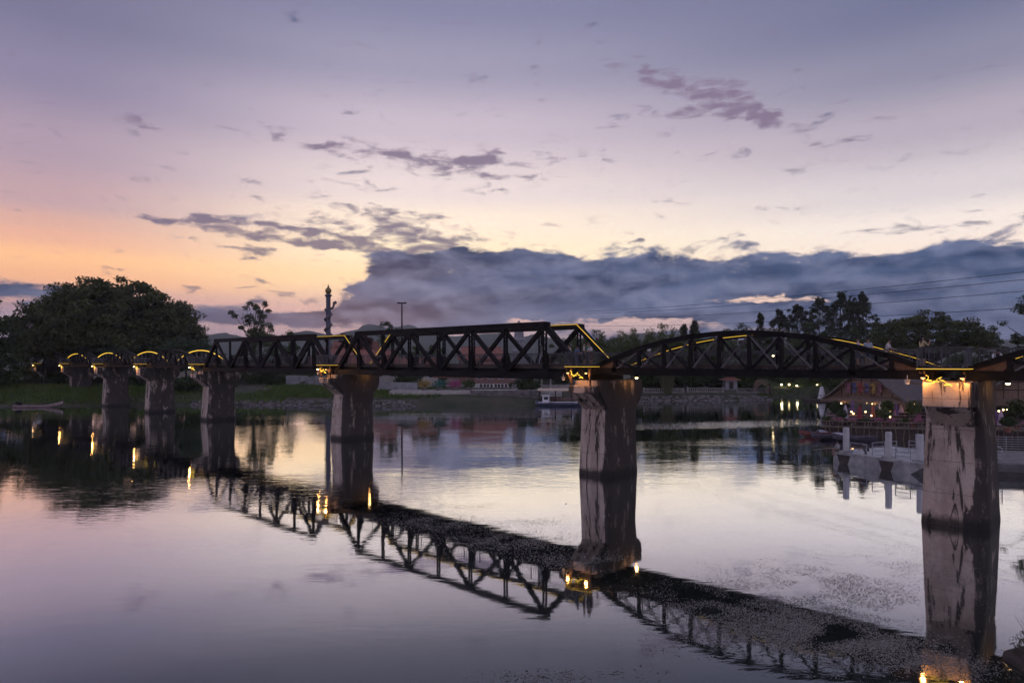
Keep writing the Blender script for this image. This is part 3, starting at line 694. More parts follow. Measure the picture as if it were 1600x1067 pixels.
# loose tree with the sky showing through
x, zt, r = px_tree(397, 170, 468, 30); z0 = gz(x, 170); h = zt-z0
c = np.array([(rng.uniform(-1,1)*r*(.55+.45*math.sin(k)), rng.uniform(-1,1)*r*.8, h*rng.uniform(.52, .97)) for k in range(34)]); c[:,0] *= np.clip(1.25-np.abs(c[:,2]/h-.72)*1.6, .4, 1.1)
tree('open_tree', 'tall open tree with sky showing through its branches', x, 170, c, rng.uniform(.7, 1.35, 34), 105, .45, lf_dark, .32, h*.42, 26, flat=.7)
round_tree('open_tree', 'leafy lower tree under the tall open tree', 408, 168, 500, 27, lf_mid, 40, 100, .48, (.8,1.4), .3, 11)
round_tree('small_tree', 'small dark tree between the tall open tree and dragon column', 447, 185, 516, 20, lf_dark, 30, 90, .5, (.8,1.3), .3, 12)
round_tree('purple_tree', 'purple brown tree beside the dragon column', 540, 190, 515, 19, lf_red, 30, 90, .5, (.8,1.3), .4, 13)
round_tree('purple_tree', 'purple brown tree before the red roofs', 572, 192, 516, 15, lf_red, 26, 90, .5, (.8,1.3), .4, 14)
round_tree('small_tree', 'dark round tree beside the tall lamp mast', 603, 196, 505, 22, lf_dark, 40, 110, .5, (.8,1.4), .3, 15)
round_tree('small_tree', 'green tree seen through the middle trapezoid span', 668, 168, 540, 32, lf_mid, 50, 110, .5, (.8,1.5), .2, 16)
round_tree('small_tree', 'dark bushy tree by the concrete wall under the middle span', 635, 150, 578, 24, lf_dark, 36, 100, .48, (.6,1.2), .2, 17)
round_tree('small_tree', 'small tree on the riverside terrace under the span', 822, 140, 588, 20, lf_dark, 34, 90, .42, (.5,1.0), .35, 18)
round_tree('small_tree', 'bushy tree behind the crowded platform', 870, 165, 545, 34, lf_mid, 50, 110, .5, (.8,1.5), .2, 19)
# bamboo thickets
def bamboo(label, px, Y, ty, half, seed):
    x, zt, r = px_tree(px, Y, ty, half); z0 = gz(x, Y); h = (zt-z0)*1.22; rr = np.random.default_rng(seed)
    root = thing('bamboo_clump', label, 'bamboo', (x, Y, z0), 0, 'bamboo clumps behind the bridge')
    mb = MB(); C = []
    for k in range(46):
        a = rr.uniform(0, 6.283); q = rr.uniform(.15, 1)**.6; hh = h*rr.uniform(.62, 1.0)*(1-.25*q); tip = Vector((math.cos(a)*r*q, math.sin(a)*r*q*.8, hh)); b = Vector((tip.x*.22, tip.y*.22, -.3))
        m = b.lerp(tip, .6)+Vector((-tip.x*.12, -tip.y*.12, hh*.14)); P = [b, b.lerp(m, .5)+Vector((0,0,.3)), m, tip]
        mb.tube(P, [.07,.06,.045,.015], 4)
        for t in rr.uniform(.25, 1, 20):
            p = (P[1].lerp(m, (t-.25)/.4) if t < .65 else m.lerp(tip, (t-.65)/.35)); C.append(np.array(p)+inball(17)*np.array([.85,.85,.6]))
    mb.build('culms', mat('bamboo_culm', (.07,.075,.03), (.13,.13,.06), 3, .7), root)
    quads('crown', leaves(np.concatenate(C), .52, .30, .3, droop=.35), lf_bamb, root)
for i, (px, Y, ty, hf, lab) in enumerate([(948,150,520,40,'feathery bamboo clump right behind the crowded platform'),(1000,158,520,42,'low bamboo clump above the start of the arched span'),(1042,150,508,36,'tallest bamboo clump above the arched span'),(905,160,524,34,'bamboo clump behind the end of the trapezoid span'),
                                          (1105,165,524,46,'broad bamboo clump behind the rising arch')]): bamboo(lab, px, Y, ty, hf, 30+i)
# casuarinas: ragged spires
def casuarina(label, px, Y, ty, half, seed, lm=None, dense=1.0):
    x, zt, r = px_tree(px, Y, ty, half); z0 = gz(x, Y); h = zt-z0; rr = np.random.default_rng(seed); c = []; cr = []
    n = int(150*dense)
    for k in range(n):
        t = rr.uniform(.14, 1)**.85; a = rr.uniform(0, 6.283); q = 1.75*r*min(1, (1.05-t)*1.5)*rr.uniform(.25, 1)**.7; c.append((math.cos(a)*q, math.sin(a)*q, h*t-.5+rr.normal(0,.5))); cr.append(rr.uniform(.6, 1.5)*(1.1-.6*t))
    c.append((0,0,h-.6)); cr.append(.5)
    tree('casuarina_tree', label, x, Y, c, np.array(cr), int(62), .62, lm or lf_cas, .2, h*.55, 20, group='casuarina trees beyond the arched span', flat=1.0, up=.1, aspect=.24, droop=.25, top=(0,0,h*.9))
for i, (px, Y, ty, hf, dn, lab) in enumerate([(1085,172,503,11,.7,'slim casuarina tree nearest the bamboo'),(1068,176,508,9,.6,'thin small casuarina beside the bamboo'),(1188,186,488,11,.35,'thin see-through casuarina standing apart'),(1218,190,484,28,.9,'casuarina at the edge of the tall group'),
        (1246,186,474,32,1.1,'second casuarina of the tall group'),(1280,182,466,36,1.3,'broad casuarina in the middle of the tall group'),(1313,184,456,32,1.3,'tallest casuarina of the group'),(1348,182,457,26,1.2,'spiky casuarina nearest the umbrella tree'),(1332,190,468,34,1.2,'casuarina half hidden in the tall group')]): casuarina(lab, px, Y, ty, hf, 60+i, dense=dn)
# umbrella-shaped rain tree and neighbours
x, zt, r = px_tree(1452, 140, 492, 84); z0 = gz(x, 140); h = zt-z0
c = dome(300, r, r*.9, h*.5, h-.8, .12, .12, 21); c[:,2] = np.maximum(c[:,2], h*.5+rng.normal(0, .5, len(c)))
tree('umbrella_tree', 'dark umbrella shaped tree behind the woman on the platform', x, 140, c, rng.uniform(.9, 1.7, 300), 90, .5, lf_rain, .55, h*.34, 60, flat=.42)
round_tree('green_tree', 'low green tree below the tall casuarina group', 1262, 178, 512, 56, lf_mid, 70, 110, .5, (.8,1.5), .15, 22)
round_tree('green_tree', 'low green tree between casuarinas and umbrella tree', 1335, 160, 512, 46, lf_dark, 66, 110, .5, (.8,1.5), .15, 23)
round_tree('green_tree', 'dark broad tree showing just above the middle of the arch', 1150, 195, 512, 48, lf_dark, 80, 110, .55, (1,1.8), .15, 27)
round_tree('green_tree', 'low tree between the arch top and the tall casuarinas', 1200, 188, 520, 30, lf_mid, 60, 110, .5, (.8,1.5), .15, 28)
round_tree('green_tree', 'dark rounded tree filling between casuarinas and umbrella tree', 1385, 165, 505, 34, lf_dark, 70, 110, .5, (.8,1.5), .15, 29)
round_tree('conical_tree', 'dense conical tree beside the umbrella tree', 1549, 150, 515, 22, lf_dark, 50, 110, .5, (.8,1.5), .1, 24)
round_tree('edge_tree', 'dark tree low at the photo edge beyond the umbrella tree', 1606, 120, 520, 34, lf_dark, 60, 100, .48, (.7,1.3), .1, 25)
x, zt, r = px_tree(1622, 74, 448, 42); z0 = gz(x, 74); h = zt-z0
c = dome(46, r, r, h*.80, h-.5, .4, .25, 26); tree('edge_tree', 'tall tree reaching into the sky at the photo edge', x, 74, c, rng.uniform(.45, .85, 46), 60, .26, lf_dark, .22, h*.62, 24)
# dark trees along the far bank below the arched span
for i, (px, Y, ty, hf, lab) in enumerate([(1022,158,578,28,'dark bank tree beside the mid river pier'),(1068,160,572,30,'dark bank tree above the pale fence'),(1118,162,574,32,'dark bank tree beside the small pagoda'),(1168,160,572,30,'dark bank tree behind the arched gateway'),
        (1232,185,572,34,'tree behind the lit lawn'),(1290,190,570,34,'dark tree behind the white cone marker'),(1345,140,560,36,'dark tree behind the thatched gable'),(1420,124,560,44,'dark tree behind the long thatched roof'),(1500,118,556,46,'dark tree behind the nearest pier'),(1585,104,552,44,'dark tree behind the thatch at the photo edge')]):
    round_tree('bank_tree', lab, px, Y, ty, hf, lf_dark if i % 3 else lf_mid, 56, 110, .5, (.8,1.5), .08, 40+i, group='trees along the far bank')
for i, (px, Y, ty, hf, lab) in enumerate([(40,158,560,36,'dark shrub mass under the farthest arch'),(118,156,566,36,'dark shrub between the bank piers'),(225,152,568,34,'dark shrub behind the first small pier'),(340,150,582,30,'shrub behind the far trapezoid pier'),(440,165,575,50,'shrub behind the grass bank'),(505,162,578,40,'shrub by the grey retaining wall')]):
    round_tree('shrub', lab, px, Y, ty, hf, lf_dark, 44, 100, .48, (.7,1.3), .05, 70+i, cat='shrub', group='shrubs on the far bank')
# palm by the bank
def palm(label, x, y, h, fl, n, z0=None, cat='palm'):
    z0 = gz(x, y) if z0 is None else z0; root = thing('palm', label, cat, (x, y, z0))
    mb = MB(); mb.tube([(0,0,-.2),(.05,.05,h*.5),(0,.1,h)], [.22,.17,.14], 7); mb.build('trunk', bark, root)
    V = []
    for k in range(n):
        a = 6.283*k/n+rng.uniform(-.2,.2); up = rng.uniform(.1, 1.0); d = Vector((math.cos(a), math.sin(a), 0)); p = Vector((0,.1,h)); st = fl/8
        for j in range(8):
            q = p+d*st+Vector((0,0,st*(up-.26*j))); w = fl*.16*(1-abs(j-3)/6); s_ = d.cross(Vector((0,0,1)))
            for sg in (-1, 1):
                for e in (0, .5):
                    a0 = p.lerp(q, e); a1 = p.lerp(q, e+.35); tip = a0.lerp(a1, .5)+s_*sg*w+d*w*.6-Vector((0,0,w*.35)); V.append((a0, a1, tip, a0.lerp(tip, .5)))
            p = q
    quads('crown', np.array([[list(v) for v in f] for f in V]), lf_mid, root); return root
palm('palm with arching fronds on the far bank', WX(1203,150), 150, WZ(600,150)-gz(WX(1203,150),150), 3.0, 18)
# grass along the left bank
gxy = np.stack([rng.uniform(-112, -14, 60000), rng.uniform(126, 156, 60000)], 1); dd = shore_sd(gxy); dens = hash_noise(gxy, .25, 8)
keep = (dd > .8) & (dd < 24) & (dens+rng.uniform(-.5,.5,60000) > -.35) & ((gxy[:,0] < -44) | (dd > 4)); gxy = gxy[keep][:26000]; gh = ground_h(gxy)
n = len(gxy); hgt = rng.uniform(.25, .75, (n,1))*(1+.3*hash_noise(gxy, .5, 9)[:,None]); th = rng.uniform(0, 6.283, n); dx = np.stack([np.cos(th), np.sin(th), np.zeros(n)], 1)*.13
B = np.column_stack([gxy, gh-.05]); T = B+np.concatenate([rng.normal(0,.16,(n,2)), hgt], 1)
quads('grass', np.stack([B-dx, B+dx, T], 1), grass_m, k=3, kind='stuff', label='tall green grass on the far bank under the small arches', category='grass')
gxy = np.stack([rng.uniform(55, 120, 26000), rng.uniform(150, 200, 26000)], 1); dd = shore_sd(gxy); gxy = gxy[(dd > .5) & (dd < 26)][:9000]; n = len(gxy)
th = rng.uniform(0, 6.283, n); dx = np.stack([np.cos(th), np.sin(th), np.zeros(n)], 1)*.15; B = np.column_stack([gxy, ground_h(gxy)-.05]); T = B+np.concatenate([rng.normal(0,.1,(n,2)), rng.uniform(.15,.4,(n,1))], 1)
quads('lawn_grass', np.stack([B-dx, B+dx, T], 1), grass_m, k=3, kind='stuff', label='short lawn by the garden lamps across the river', category='grass')
# riprap along the water's edge
def rocks(name, label, n, fx, fy, s0, s1):
    base = np.array([(-1,-.8,-.5),(1,-.9,-.4),(.9,.9,-.5),(-.9,1,-.4),(-.7,-.6,.5),(.6,-.7,.6),(.7,.6,.45),(-.6,.7,.55)]); fc = np.array([(0,1,5,4),(1,2,6,5),(2,3,7,6),(3,0,4,7),(4,5,6,7)])
    Vs = []
    for _ in range(n):
        x, y = fx(), fy(); s = rng.uniform(s0, s1); a = rng.uniform(0, 6.283); p = base*(1+rng.normal(0, .14, (8,3)))*s*np.array([1,.8,.62]); ca, sa = math.cos(a), math.sin(a)
        q = np.stack([p[:,0]*ca-p[:,1]*sa+x, p[:,0]*sa+p[:,1]*ca+y, p[:,2]+max(0, gz(x,y))], 1); Vs.append(q[fc])
    quads(name, np.concatenate(Vs), stone_m, kind='stuff', label=label, category='stones')
def along(t0, t1, off):
    # random point a little off the far shoreline between two x positions
    x = rng.uniform(t0, t1); y = np.interp(x, [-96,-72,-55,-25,0,9,13,30,56], [127,130,131,128,128,131,138,145,147]); return x, y+rng.uniform(*off)
def shore_rocks(name, label, n, a, b, off, s0, s1):
    pts = [along(a, b, off) for _ in range(n)]; it = iter(pts); cur = [None]
    def fx(): cur[0] = next(it); return cur[0][0]
    rocks(name, label, n, fx, lambda: cur[0][1], s0, s1)
shore_rocks('riprap_stones', 'grey rubble stones along the water under the grass bank', 420, -62, -18, (-.4, 2.2), .18, .5)
shore_rocks('shore_stones', 'pale stones along the far shore below the arched span', 260, 22, 56, (-.5, 2.0), .2, .6)

# ---------------------------------------------------------------- far bank: walls, temple, terrace, boats
def wall_seg(name, label, p0, p1, h, t, m, z0=None, panels=0, cap=True):
    a, b = Vector((p0[0],p0[1],0)), Vector((p1[0],p1[1],0)); L = (b-a).length; rz = math.atan2(b.y-a.y, b.x-a.x); mid = (a+b)/2
    z0 = min(gz(*p0), gz(*p1), gz(mid.x, mid.y))-.3 if z0 is None else z0
    root = thing(name, label, 'wall', (mid.x, mid.y, z0), rz)
    mb = MB(); mb.box((0,0,h/2), (L, t, h)); mb.build('wall_body', m, root)
    if cap: mb = MB(); mb.box((0,0,h+.06), (L+.1, t+.14, .12)); mb.build('coping', m, root)
    for k in range(panels):
        mb = MB(); mb.box((-L/2+L*(k+.5)/panels, -t/2-.07, h*.46), (.22, .14, h*.92)); mb.build('buttress', m, root)
    return root
wall_seg('retaining_wall', 'pale grey retaining wall behind the pier between the trapezoid spans', (WX(588,141),141), (WX(652,138),138), 3.0, .5, concw, 1.0, 7)
wall_seg('retaining_wall', 'grey block wall on the grass bank under the far trapezoid span', (WX(448,160),160), (WX(512,156),156), 3.2, .6, concw, 1.8, 5)
wall_seg('embankment_wall', 'low stone embankment wall below the riverside terrace', (WX(735,133.6),133.6), (WX(845,134),134), 2.5, .6, stone_m, .1, 14)
wall_seg('terrace_edge', 'pale terrace edge behind the pavilion', (WX(640,150),150), (WX(900,150),150), .9, .5, cream_m, None, 0)
# balustrade on the far bank below the arched span
def balustrade(label, p0, p1, h=.9):
    a, b = Vector((p0[0],p0[1],0)), Vector((p1[0],p1[1],0)); L = (b-a).length; rz = math.atan2(b.y-a.y, b.x-a.x); z = max(gz(*p0), gz(*p1))
    root = thing('balustrade', label, 'fence', ((a.x+b.x)/2, (a.y+b.y)/2, z-.2), rz, 'pale balustrades on the far bank')
    mb = MB(); mb.box((0,0,h+.2), (L,.2,.14)); mb.box((0,0,.25), (L,.2,.3)); mb.build('rails', balu_m, root)
    mb = MB(); n = int(L/.45)
    for k in range(n): mb.box((-L/2+.22+k*L/n,0,h/2+.25), (.16,.12,h-.15))
    mb.build('balusters', balu_m, root, kind='stuff')
    for k in range(int(L/4)+1):
        mb = MB(); mb.box((-L/2+k*L/int(L/4),0,h/2+.25), (.3,.3,h+.5)); mb.build('post', balu_m, root)
balustrade('pale balustrade right of the mid river pier', (WX(1006,149.5),149.5), (WX(1068,150),150)); balustrade('pale balustrade ending at the small pagoda', (WX(1074,150.5),150.5), (WX(1130,151),151)); balustrade('pale balustrade before the arched gateway', (WX(1152,151.5),151.5), (WX(1198,152),152))
# small pagoda-like shrine and arched gateway
def tiered_roof(mb, c, z, tiers, w0, step, shrink, lift=.25):
    for k in range(tiers):
        w = w0*shrink**k; zz = z+k*step
        r0 = [(c[0]-w,c[1]-w,zz+lift*w*.2),(c[0],c[1]-w,zz),(c[0]+w,c[1]-w,zz+lift*w*.2),(c[0]+w,c[1],zz),(c[0]+w,c[1]+w,zz+lift*w*.2),(c[0],c[1]+w,zz),(c[0]-w,c[1]+w,zz+lift*w*.2),(c[0]-w,c[1],zz)]
        r1 = [(c[0]+(p[0]-c[0])*.55, c[1]+(p[1]-c[1])*.55, zz+step*.45) for p in r0]; r2 = [(c[0]+(p[0]-c[0])*.42, c[1]+(p[1]-c[1])*.42, zz+step*.95) for p in r0]
        mb.loft([[(p[0],p[1],p[2]-.12) for p in r0], r0, r1, r2])
x = WX(1140,156); root = thing('pagoda_shrine', 'small grey shrine with a tiered red roof on the far bank', 'shrine', (x,156,gz(x,156)))
mb = MB(); mb.box((0,0,1.0), (2.6,2.6,2.2)); mb.build('body', concw, root); mb = MB(); tiered_roof(mb, (0,0), 2.1, 2, 1.9, .9, .62); mb.build('roof', terra, root)
mb = MB(); mb.box((0,-1.32,.9), (.9,.06,1.6)); mb.build('door', timber, root)
x = WX(1190,156); root = thing('arched_gateway', 'low round arched gateway beside the palm', 'gateway', (x,156,gz(x,156)))
pts = [(-1.9,0),(-1.9,2.2),(-1.4,2.9),(-.7,3.25),(0,3.35),(.7,3.25),(1.4,2.9),(1.9,2.2),(1.9,0),(1.1,0),(1.1,1.3),(.75,1.95),(0,2.25),(-.75,1.95),(-1.1,1.3),(-1.1,0)]
mb = MB(); mb.prism(pts, -.5, .5); mb.build('arch', mat('gateway_plaster', (.16,.10,.07), (.25,.17,.12), 2, .9), root)
# open pavilion with hipped red roof
def pavilion(label, px, Y, w, dpt, h, z=None):
    x = WX(px, Y); root = thing('pavilion', label, 'pavilion', (x, Y, gz(x,Y) if z is None else z), 0, 'open pavilions on the riverside terrace')
    for sx in (-1, 0, 1):
        for sy in (-1, 1):
            mb = MB(); mb.tube([(sx*w*.42, sy*dpt*.42, 0), (sx*w*.42, sy*dpt*.42, h)], .09, 6); mb.build('post', cream_m, root)
    mb = MB(); a, b = w/2+.4, dpt/2+.4
    mb.loft([[(-a,-b,h-.1),(a,-b,h-.1),(a,b,h-.1),(-a,b,h-.1)], [(-a-.2,-b-.2,h+.12),(a+.2,-b-.2,h+.12),(a+.2,b+.2,h+.12),(-a-.2,b+.2,h+.12)], [(-a*.55,-b*.3,h+.8),(a*.55,-b*.3,h+.8),(a*.55,b*.3,h+.8),(-a*.55,b*.3,h+.8)], [(-a*.6,-.08,h+1.15),(a*.6,-.08,h+1.15),(a*.6,.08,h+1.15),(-a*.6,.08,h+1.15)]])
    mb.build('roof', terra, root)
    mb = MB(); mb.box((0,0,h+1.2), (a*1.3,.2,.18)); mb.build('ridge', terra, root); return root
pavilion('red roofed open pavilion among coloured planters under the middle span', 708, 142, 7.0, 4.5, 2.5, 2.62); pavilion('small red roofed pavilion near the terrace tree', 846, 145, 4.6, 3.6, 2.5, 2.62)
# terrace floor
mb = MB(); mb.box((0,0,-.6), (34,11,1.2)); mb.build('terrace', cream_m, None, (WX(745,139), 140, 2.62), 0, label='pale paved riverside terrace under the middle span', category='terrace')
zt_ = 2.62
# planters with coloured shrubs
for px, Y, m, lab in ((663,137,mat('blossom_yellow',(.30,.22,.05),(.45,.34,.10),3,.8,island=.5),'yellow flowering planter on the terrace'),(686,137,mat('blossom_teal',(.03,.12,.09),(.06,.22,.17),3,.8,island=.5),'teal green planter on the terrace'),
                      (711,137.5,mat('blossom_pink',(.35,.06,.17),(.50,.13,.28),3,.8,island=.5),'pink blossoming planter under the red pavilion'),(732,138,lf_mid,'green leafy planter beside the pink one')):
    root = thing('planter', lab, 'planter', (WX(px,Y), Y, zt_), 0, 'planters on the riverside terrace')
    mb = MB(); mb.lathe([(.55,0),(.75,.25),(.8,.5),(.7,.52)], n=10); mb.build('tub', stone_m, root); quads('foliage', leaves(inball(420)*np.array([1.5,1.1,.85])+np.array([0,0,1.25]), .32, .6, .4), m, root)
# row of garden chairs and a white plinth
mb = MB(); mb.box((0,0,.45), (15,1.6,.9)); mb.box((0,0,.93), (15.2,1.8,.08)); mb.build('white_plinth', white_m, None, (WX(790,146),146,zt_), 0, label='long white plinth at the back of the terrace', category='plinth')
ch = thing('garden_chair', '', 'chair', (0,0,0), 0, 'dark chairs in a row on the terrace')
mb = MB(); mb.box((0,0,.45), (.5,.5,.06)); mb.build('seat', timber, ch); mb = MB(); mb.box((0,.24,.8), (.5,.05,.62)); mb.build('backrest', timber, ch)
for sx in (-1,1):
    for sy in (-1,1): mb = MB(); mb.bar((sx*.21,sy*.21,0), (sx*.21,sy*.21,.43), .05, .05); mb.build('leg', timber, ch)
for k in range(9):
    c = ch if k == 0 else copy_tree(ch); c.location = (WX(752+k*5.6,141), 141+.15*(k % 2), zt_); c.rotation_euler = (0,0,rng.uniform(-.5,.5)+math.pi*(k % 2)); c['label'] = ['first','second','third','fourth','middle','sixth','seventh','eighth','last'][k]+' dark chair of the row on the pale terrace, counted from the planters'
# town buildings behind the trapezoid spans
def house(label, px, Y, w, d_, hwall, hroof, rz, wallm, roofm, z=None, wins=4, name='house', group=None):
    x = WX(px, Y); z = gz(x,Y)-.2 if z is None else z; root = thing(name, label, 'building', (x,Y,z), rz, group)
    mb = MB(); mb.box((0,0,hwall/2), (w,d_,hwall)); mb.build('wall', wallm, root)
    a, b = w/2+.6, d_/2+.7; mb = MB(); mb.loft([[(-a,-b,hwall-.12),(a,-b,hwall-.12),(a,b,hwall-.12),(-a,b,hwall-.12)], [(-a,-b,hwall+.05),(a,-b,hwall+.05),(a,b,hwall+.05),(-a,b,hwall+.05)], [(-a*.82,-.12,hwall+hroof),(a*.82,-.12,hwall+hroof),(a*.82,.12,hwall+hroof),(-a*.82,.12,hwall+hroof)]]); rf = mb.build('roof', roofm, root)
    mb = MB(); mb.box((0,0,hwall+hroof+.06), (a*1.66,.35,.22)); mb.build('ridge', roofm, rf)
    for k in range(wins):
        xx = -w/2+w*(k+.5)/wins
        mb = MB(); mb.box((xx,-d_/2-.03,hwall*.58), (w/wins*.5,.08,hwall*.34)); wn_ = mb.build('window', white_m, root); mb = MB(); mb.box((xx,-d_/2-.08,hwall*.58), (w/wins*.42,.04,hwall*.28)); mb.build('pane', mat('window_glass', (.02,.025,.03), (.04,.045,.055), 1, .15), wn_)
    return root
pinkw = mat('wall_pinkish', (.22,.13,.11), (.30,.19,.16), 1, .9)
house('low house with broad terracotta roof seen through the truss end', 578, 176, 15, 10, 4.4, 4.2, .12, cream_m, terra, None, 5); house('second terracotta roofed house right behind the dragon column', 530, 184, 12, 9, 5.5, 3.6, -.1, cream_m, terra, None, 4)
house('terracotta roofed hall between the purple trees', 556, 196, 14, 9, 8.2, 3.2, .05, pinkw, terra, None, 5); house('pinkish brown house seen through the middle of the trapezoid span', 752, 172, 11, 9, 6.0, 3.0, .1, pinkw, terra, None, 4); house('low brick red house under the truss near the pavilion', 775, 165, 10, 8, 3.4, 2.0, 0, pinkw, terra, None, 4)
house('small pale house left of the pavilion', 655, 166, 9, 8, 4.4, 2.2, .1, cream_m, terra, None, 3)
# grey spired stupa rising behind the truss
Y = 182; x = WX(811,Y); z0 = gz(x,Y); h = WZ(502,Y)-z0; root = thing('stupa_tower', 'tall grey spired tower rising behind the middle truss', 'tower', (x,Y,z0))
sm = mat('stupa_grey', (.20,.21,.23), (.32,.33,.35), 1.2, .8)
mb = MB(); mb.box((0,0,2.2), (5.2,5.2,4.6)); mb.box((0,0,4.8), (4.4,4.4,1.0)); mb.build('base', sm, root)
mb = MB(); mb.lathe([(1.9,5.2),(1.85,7.5),(2.05,7.7),(1.7,8.2),(1.55,10.5),(1.75,10.7),(1.35,11.3),(1.2,13.0),(1.3,13.2),(.85,14.2),(.7,h-2.8),(.55,h-2.0)], n=12); mb.build('spire', sm, root)
mb = MB(); mb.lathe([(.3,h-2.0),(.85,h-1.5),(.95,h-1.0),(.75,h-.45),(.25,h-.1),(.05,h+.3)], n=12); mb.build('finial', sm, root)
# dragon column
Y = 152; x = WX(513,Y); z0 = gz(x,Y); h = WZ(446,Y)-z0; root = thing('dragon_column', 'tall column with a dragon coiled round it and a round finial', 'column', (x,Y,z0))
cm_ = mat('column_blue', (.05,.06,.10), (.12,.12,.16), 2, .6); dm = mat('dragon_scales', (.05,.07,.10), (.20,.15,.12), 5, .5, 0, .5)
mb = MB(); mb.lathe([(1.2,0),(1.2,1.0),(.8,1.3),(.55,1.6),(.52,h-2.6),(.75,h-2.4),(.8,h-2.1),(.45,h-1.9)], n=12); mb.build('shaft', cm_, root)
mb = MB(); mb.lathe([(.3,h-1.9),(.62,h-1.6),(.72,h-1.2),(.6,h-.8),(.3,h-.55),(.2,h-.3),(.03,h+.25)], n=12); mb.build('finial', mat('finial_gold', (.20,.13,.05), (.32,.22,.09), 3, .4, .5), root)
P = []; rad = []
for k in range(150):
    t = k/149; a = t*2*math.pi*6.5; rr_ = .66+.06*math.sin(k*.9); P.append((rr_*math.cos(a), rr_*math.sin(a), 2.2+t*(h-7.6))); rad.append(.26*(.35+.65*min(1, t*5))*(1+.16*(k % 2)))
P += [(1.0,-.3,h-5.1),(1.35,-.5,h-4.5),(1.3,-.55,h-3.9)]; rad += [.28,.26,.22]
mb = MB(); mb.tube(P, rad, 6); dr = mb.build('dragon_body', dm, root)
mb = MB(); mb.loft([rrect(-.24,.24,.24,.1,0), rrect(-.3,.3,.3,.1,.35), rrect(-.2,.2,.34,.1,.62), rrect(-.1,.1,.2,.05,.85)]); o = mb.build('dragon_head', dm, dr); o.location = (1.3,-.55,h-4.1); o.rotation_euler = (0,R(65),R(-20))
for k in range(30):
    t = (k+.5)/30; a = t*2*math.pi*6.5+.4; mb = MB(); mb.loft([[(math.cos(a)*.8-.06,math.sin(a)*.8,2.2+t*(h-7.6)-.05),(math.cos(a)*.8+.06,math.sin(a)*.8,2.2+t*(h-7.6)-.05),(math.cos(a)*.8,math.sin(a)*.8+.06,2.2+t*(h-7.6)+.12)], [(math.cos(a)*1.2,math.sin(a)*1.2,2.2+t*(h-7.6)+.25)]*3]); mb.build('dragon_fin', dm, dr)
# tall lamp mast
Y = 172; x = WX(628,Y); z0 = gz(x,Y); h = WZ(472,Y)-z0; root = thing('lamp_mast', 'tall slim lamp mast with a ring of floodlights on top', 'lamp mast', (x,Y,z0))
mb = MB(); mb.tube([(0,0,-.3),(0,0,h*.5),(0,0,h-.2)], [.30,.22,.15], 8); mb.build('pole', steel, root)
mb = MB(); mb.lathe([(.2,h-.45),(.7,h-.4),(.7,h-.3),(.2,h-.25)], n=12); mb.build('head_ring', steel, root)
for k in range(8):
    a = 6.283*k/8; mb = MB(); mb.box((math.cos(a)*.95, math.sin(a)*.95, h-.25), (.42,.3,.28), a); mb.build('floodlight', steel, root)
# moored boats
def hull(mb, L, w, h, bow=.35, stern=.05, n=9):
    rings = []
    for k in range(n):
        t = k/(n-1); x = -L/2+L*t; ww = w/2*min(1, .72+t*1.2)*(1 if t < .6 else max(.03, 1-((t-.6)/.4)**1.8)); sh = h+bow*max(0, (t-.5)/.5)**2+stern*max(0, (.3-t)/.3); k0 = .25*h+bow*.85*max(0, (t-.62)/.38)**2
        rings.append([(x,-ww,sh),(x,-ww*.82,sh*.45+k0*.3),(x,-ww*.35,k0-.22*h),(x,ww*.35,k0-.22*h),(x,ww*.82,sh*.45+k0*.3),(x,ww,sh),(x,ww*.88,sh-.03),(x,ww*.7,k0+.12),(x,-ww*.7,k0+.12),(x,-ww*.88,sh-.03)])
    mb.loft(rings)
root = thing('longtail_boat', 'slim wooden longtail boat with outboard moored below the dark tree', 'boat', (WX(60,124.5),124.5,-.05), R(4))
mb = MB(); hull(mb, 8.6, 1.15, .42, .85, .1, 12); mb.build('hull', mat('boat_pinkwhite', (.28,.20,.20), (.42,.33,.33), 2, .6), root)
mb = MB(); mb.box((-3.3,0,.75), (.7,.45,.55)); mb.box((-3.75,0,.95), (.35,.3,.3)); en = mb.build('engine', steel, root); mb = MB(); mb.tube([(-3.7,0,.8),(-5.6,.1,.05)], .04, 5); mb.build('propeller_shaft', steel, en)
for k in (-1.6,-.2,1.2): mb = MB(); mb.box((k,0,.36), (.28,.9,.05)); mb.build('thwart', wood_d, root)
root = thing('ferry_boat', 'white and blue river boat with small white cabin moored at the terrace', 'boat', (WX(872,129),129,-.05), R(178))
mb = MB(); hull(mb, 8.6, 2.2, .7, .35, .1, 12); mb.build('hull', mat('boat_blue', (.08,.10,.16), (.14,.16,.24), 2, .5), root); mb = MB(); mb.box((0,0,.72), (7.4,1.9,.12)); mb.build('gunwale', white_m, root)
mb = MB(); mb.box((2.3,0,1.35), (1.3,1.5,1.25)); mb.box((2.3,0,2.02), (1.7,1.8,.1)); cb = mb.build('cabin', white_m, root); mb = MB(); mb.box((2.3,.76,1.5), (.8,.04,.5)); mb.build('window', MATS['window_glass'], cb)
mb = MB(); railing(mb, -3.6, 1.4, .85, .75, .8, .5, 1.2); mb.build('side_rail', mat('rail_pink', (.30,.12,.14), (.38,.17,.18), 3, .6), root)
root = thing('awning', 'long tan awning on posts above the moored river boat', 'awning', (WX(868,131),131.5,gz(WX(868,131),131.5)), R(-2)); hA = WZ(608,131)-gz(WX(868,131),131.5)
mb = MB(); mb.prism([(-1.4,hA-.22),(0,hA+.18),(1.4,hA-.22),(1.4,hA-.30),(0,hA+.08),(-1.4,hA-.30)], -3.4, 3.4, 'x'); mb.build('canopy', mat('canvas_tan', (.50,.40,.28), (.62,.50,.36), 2, .8), root)
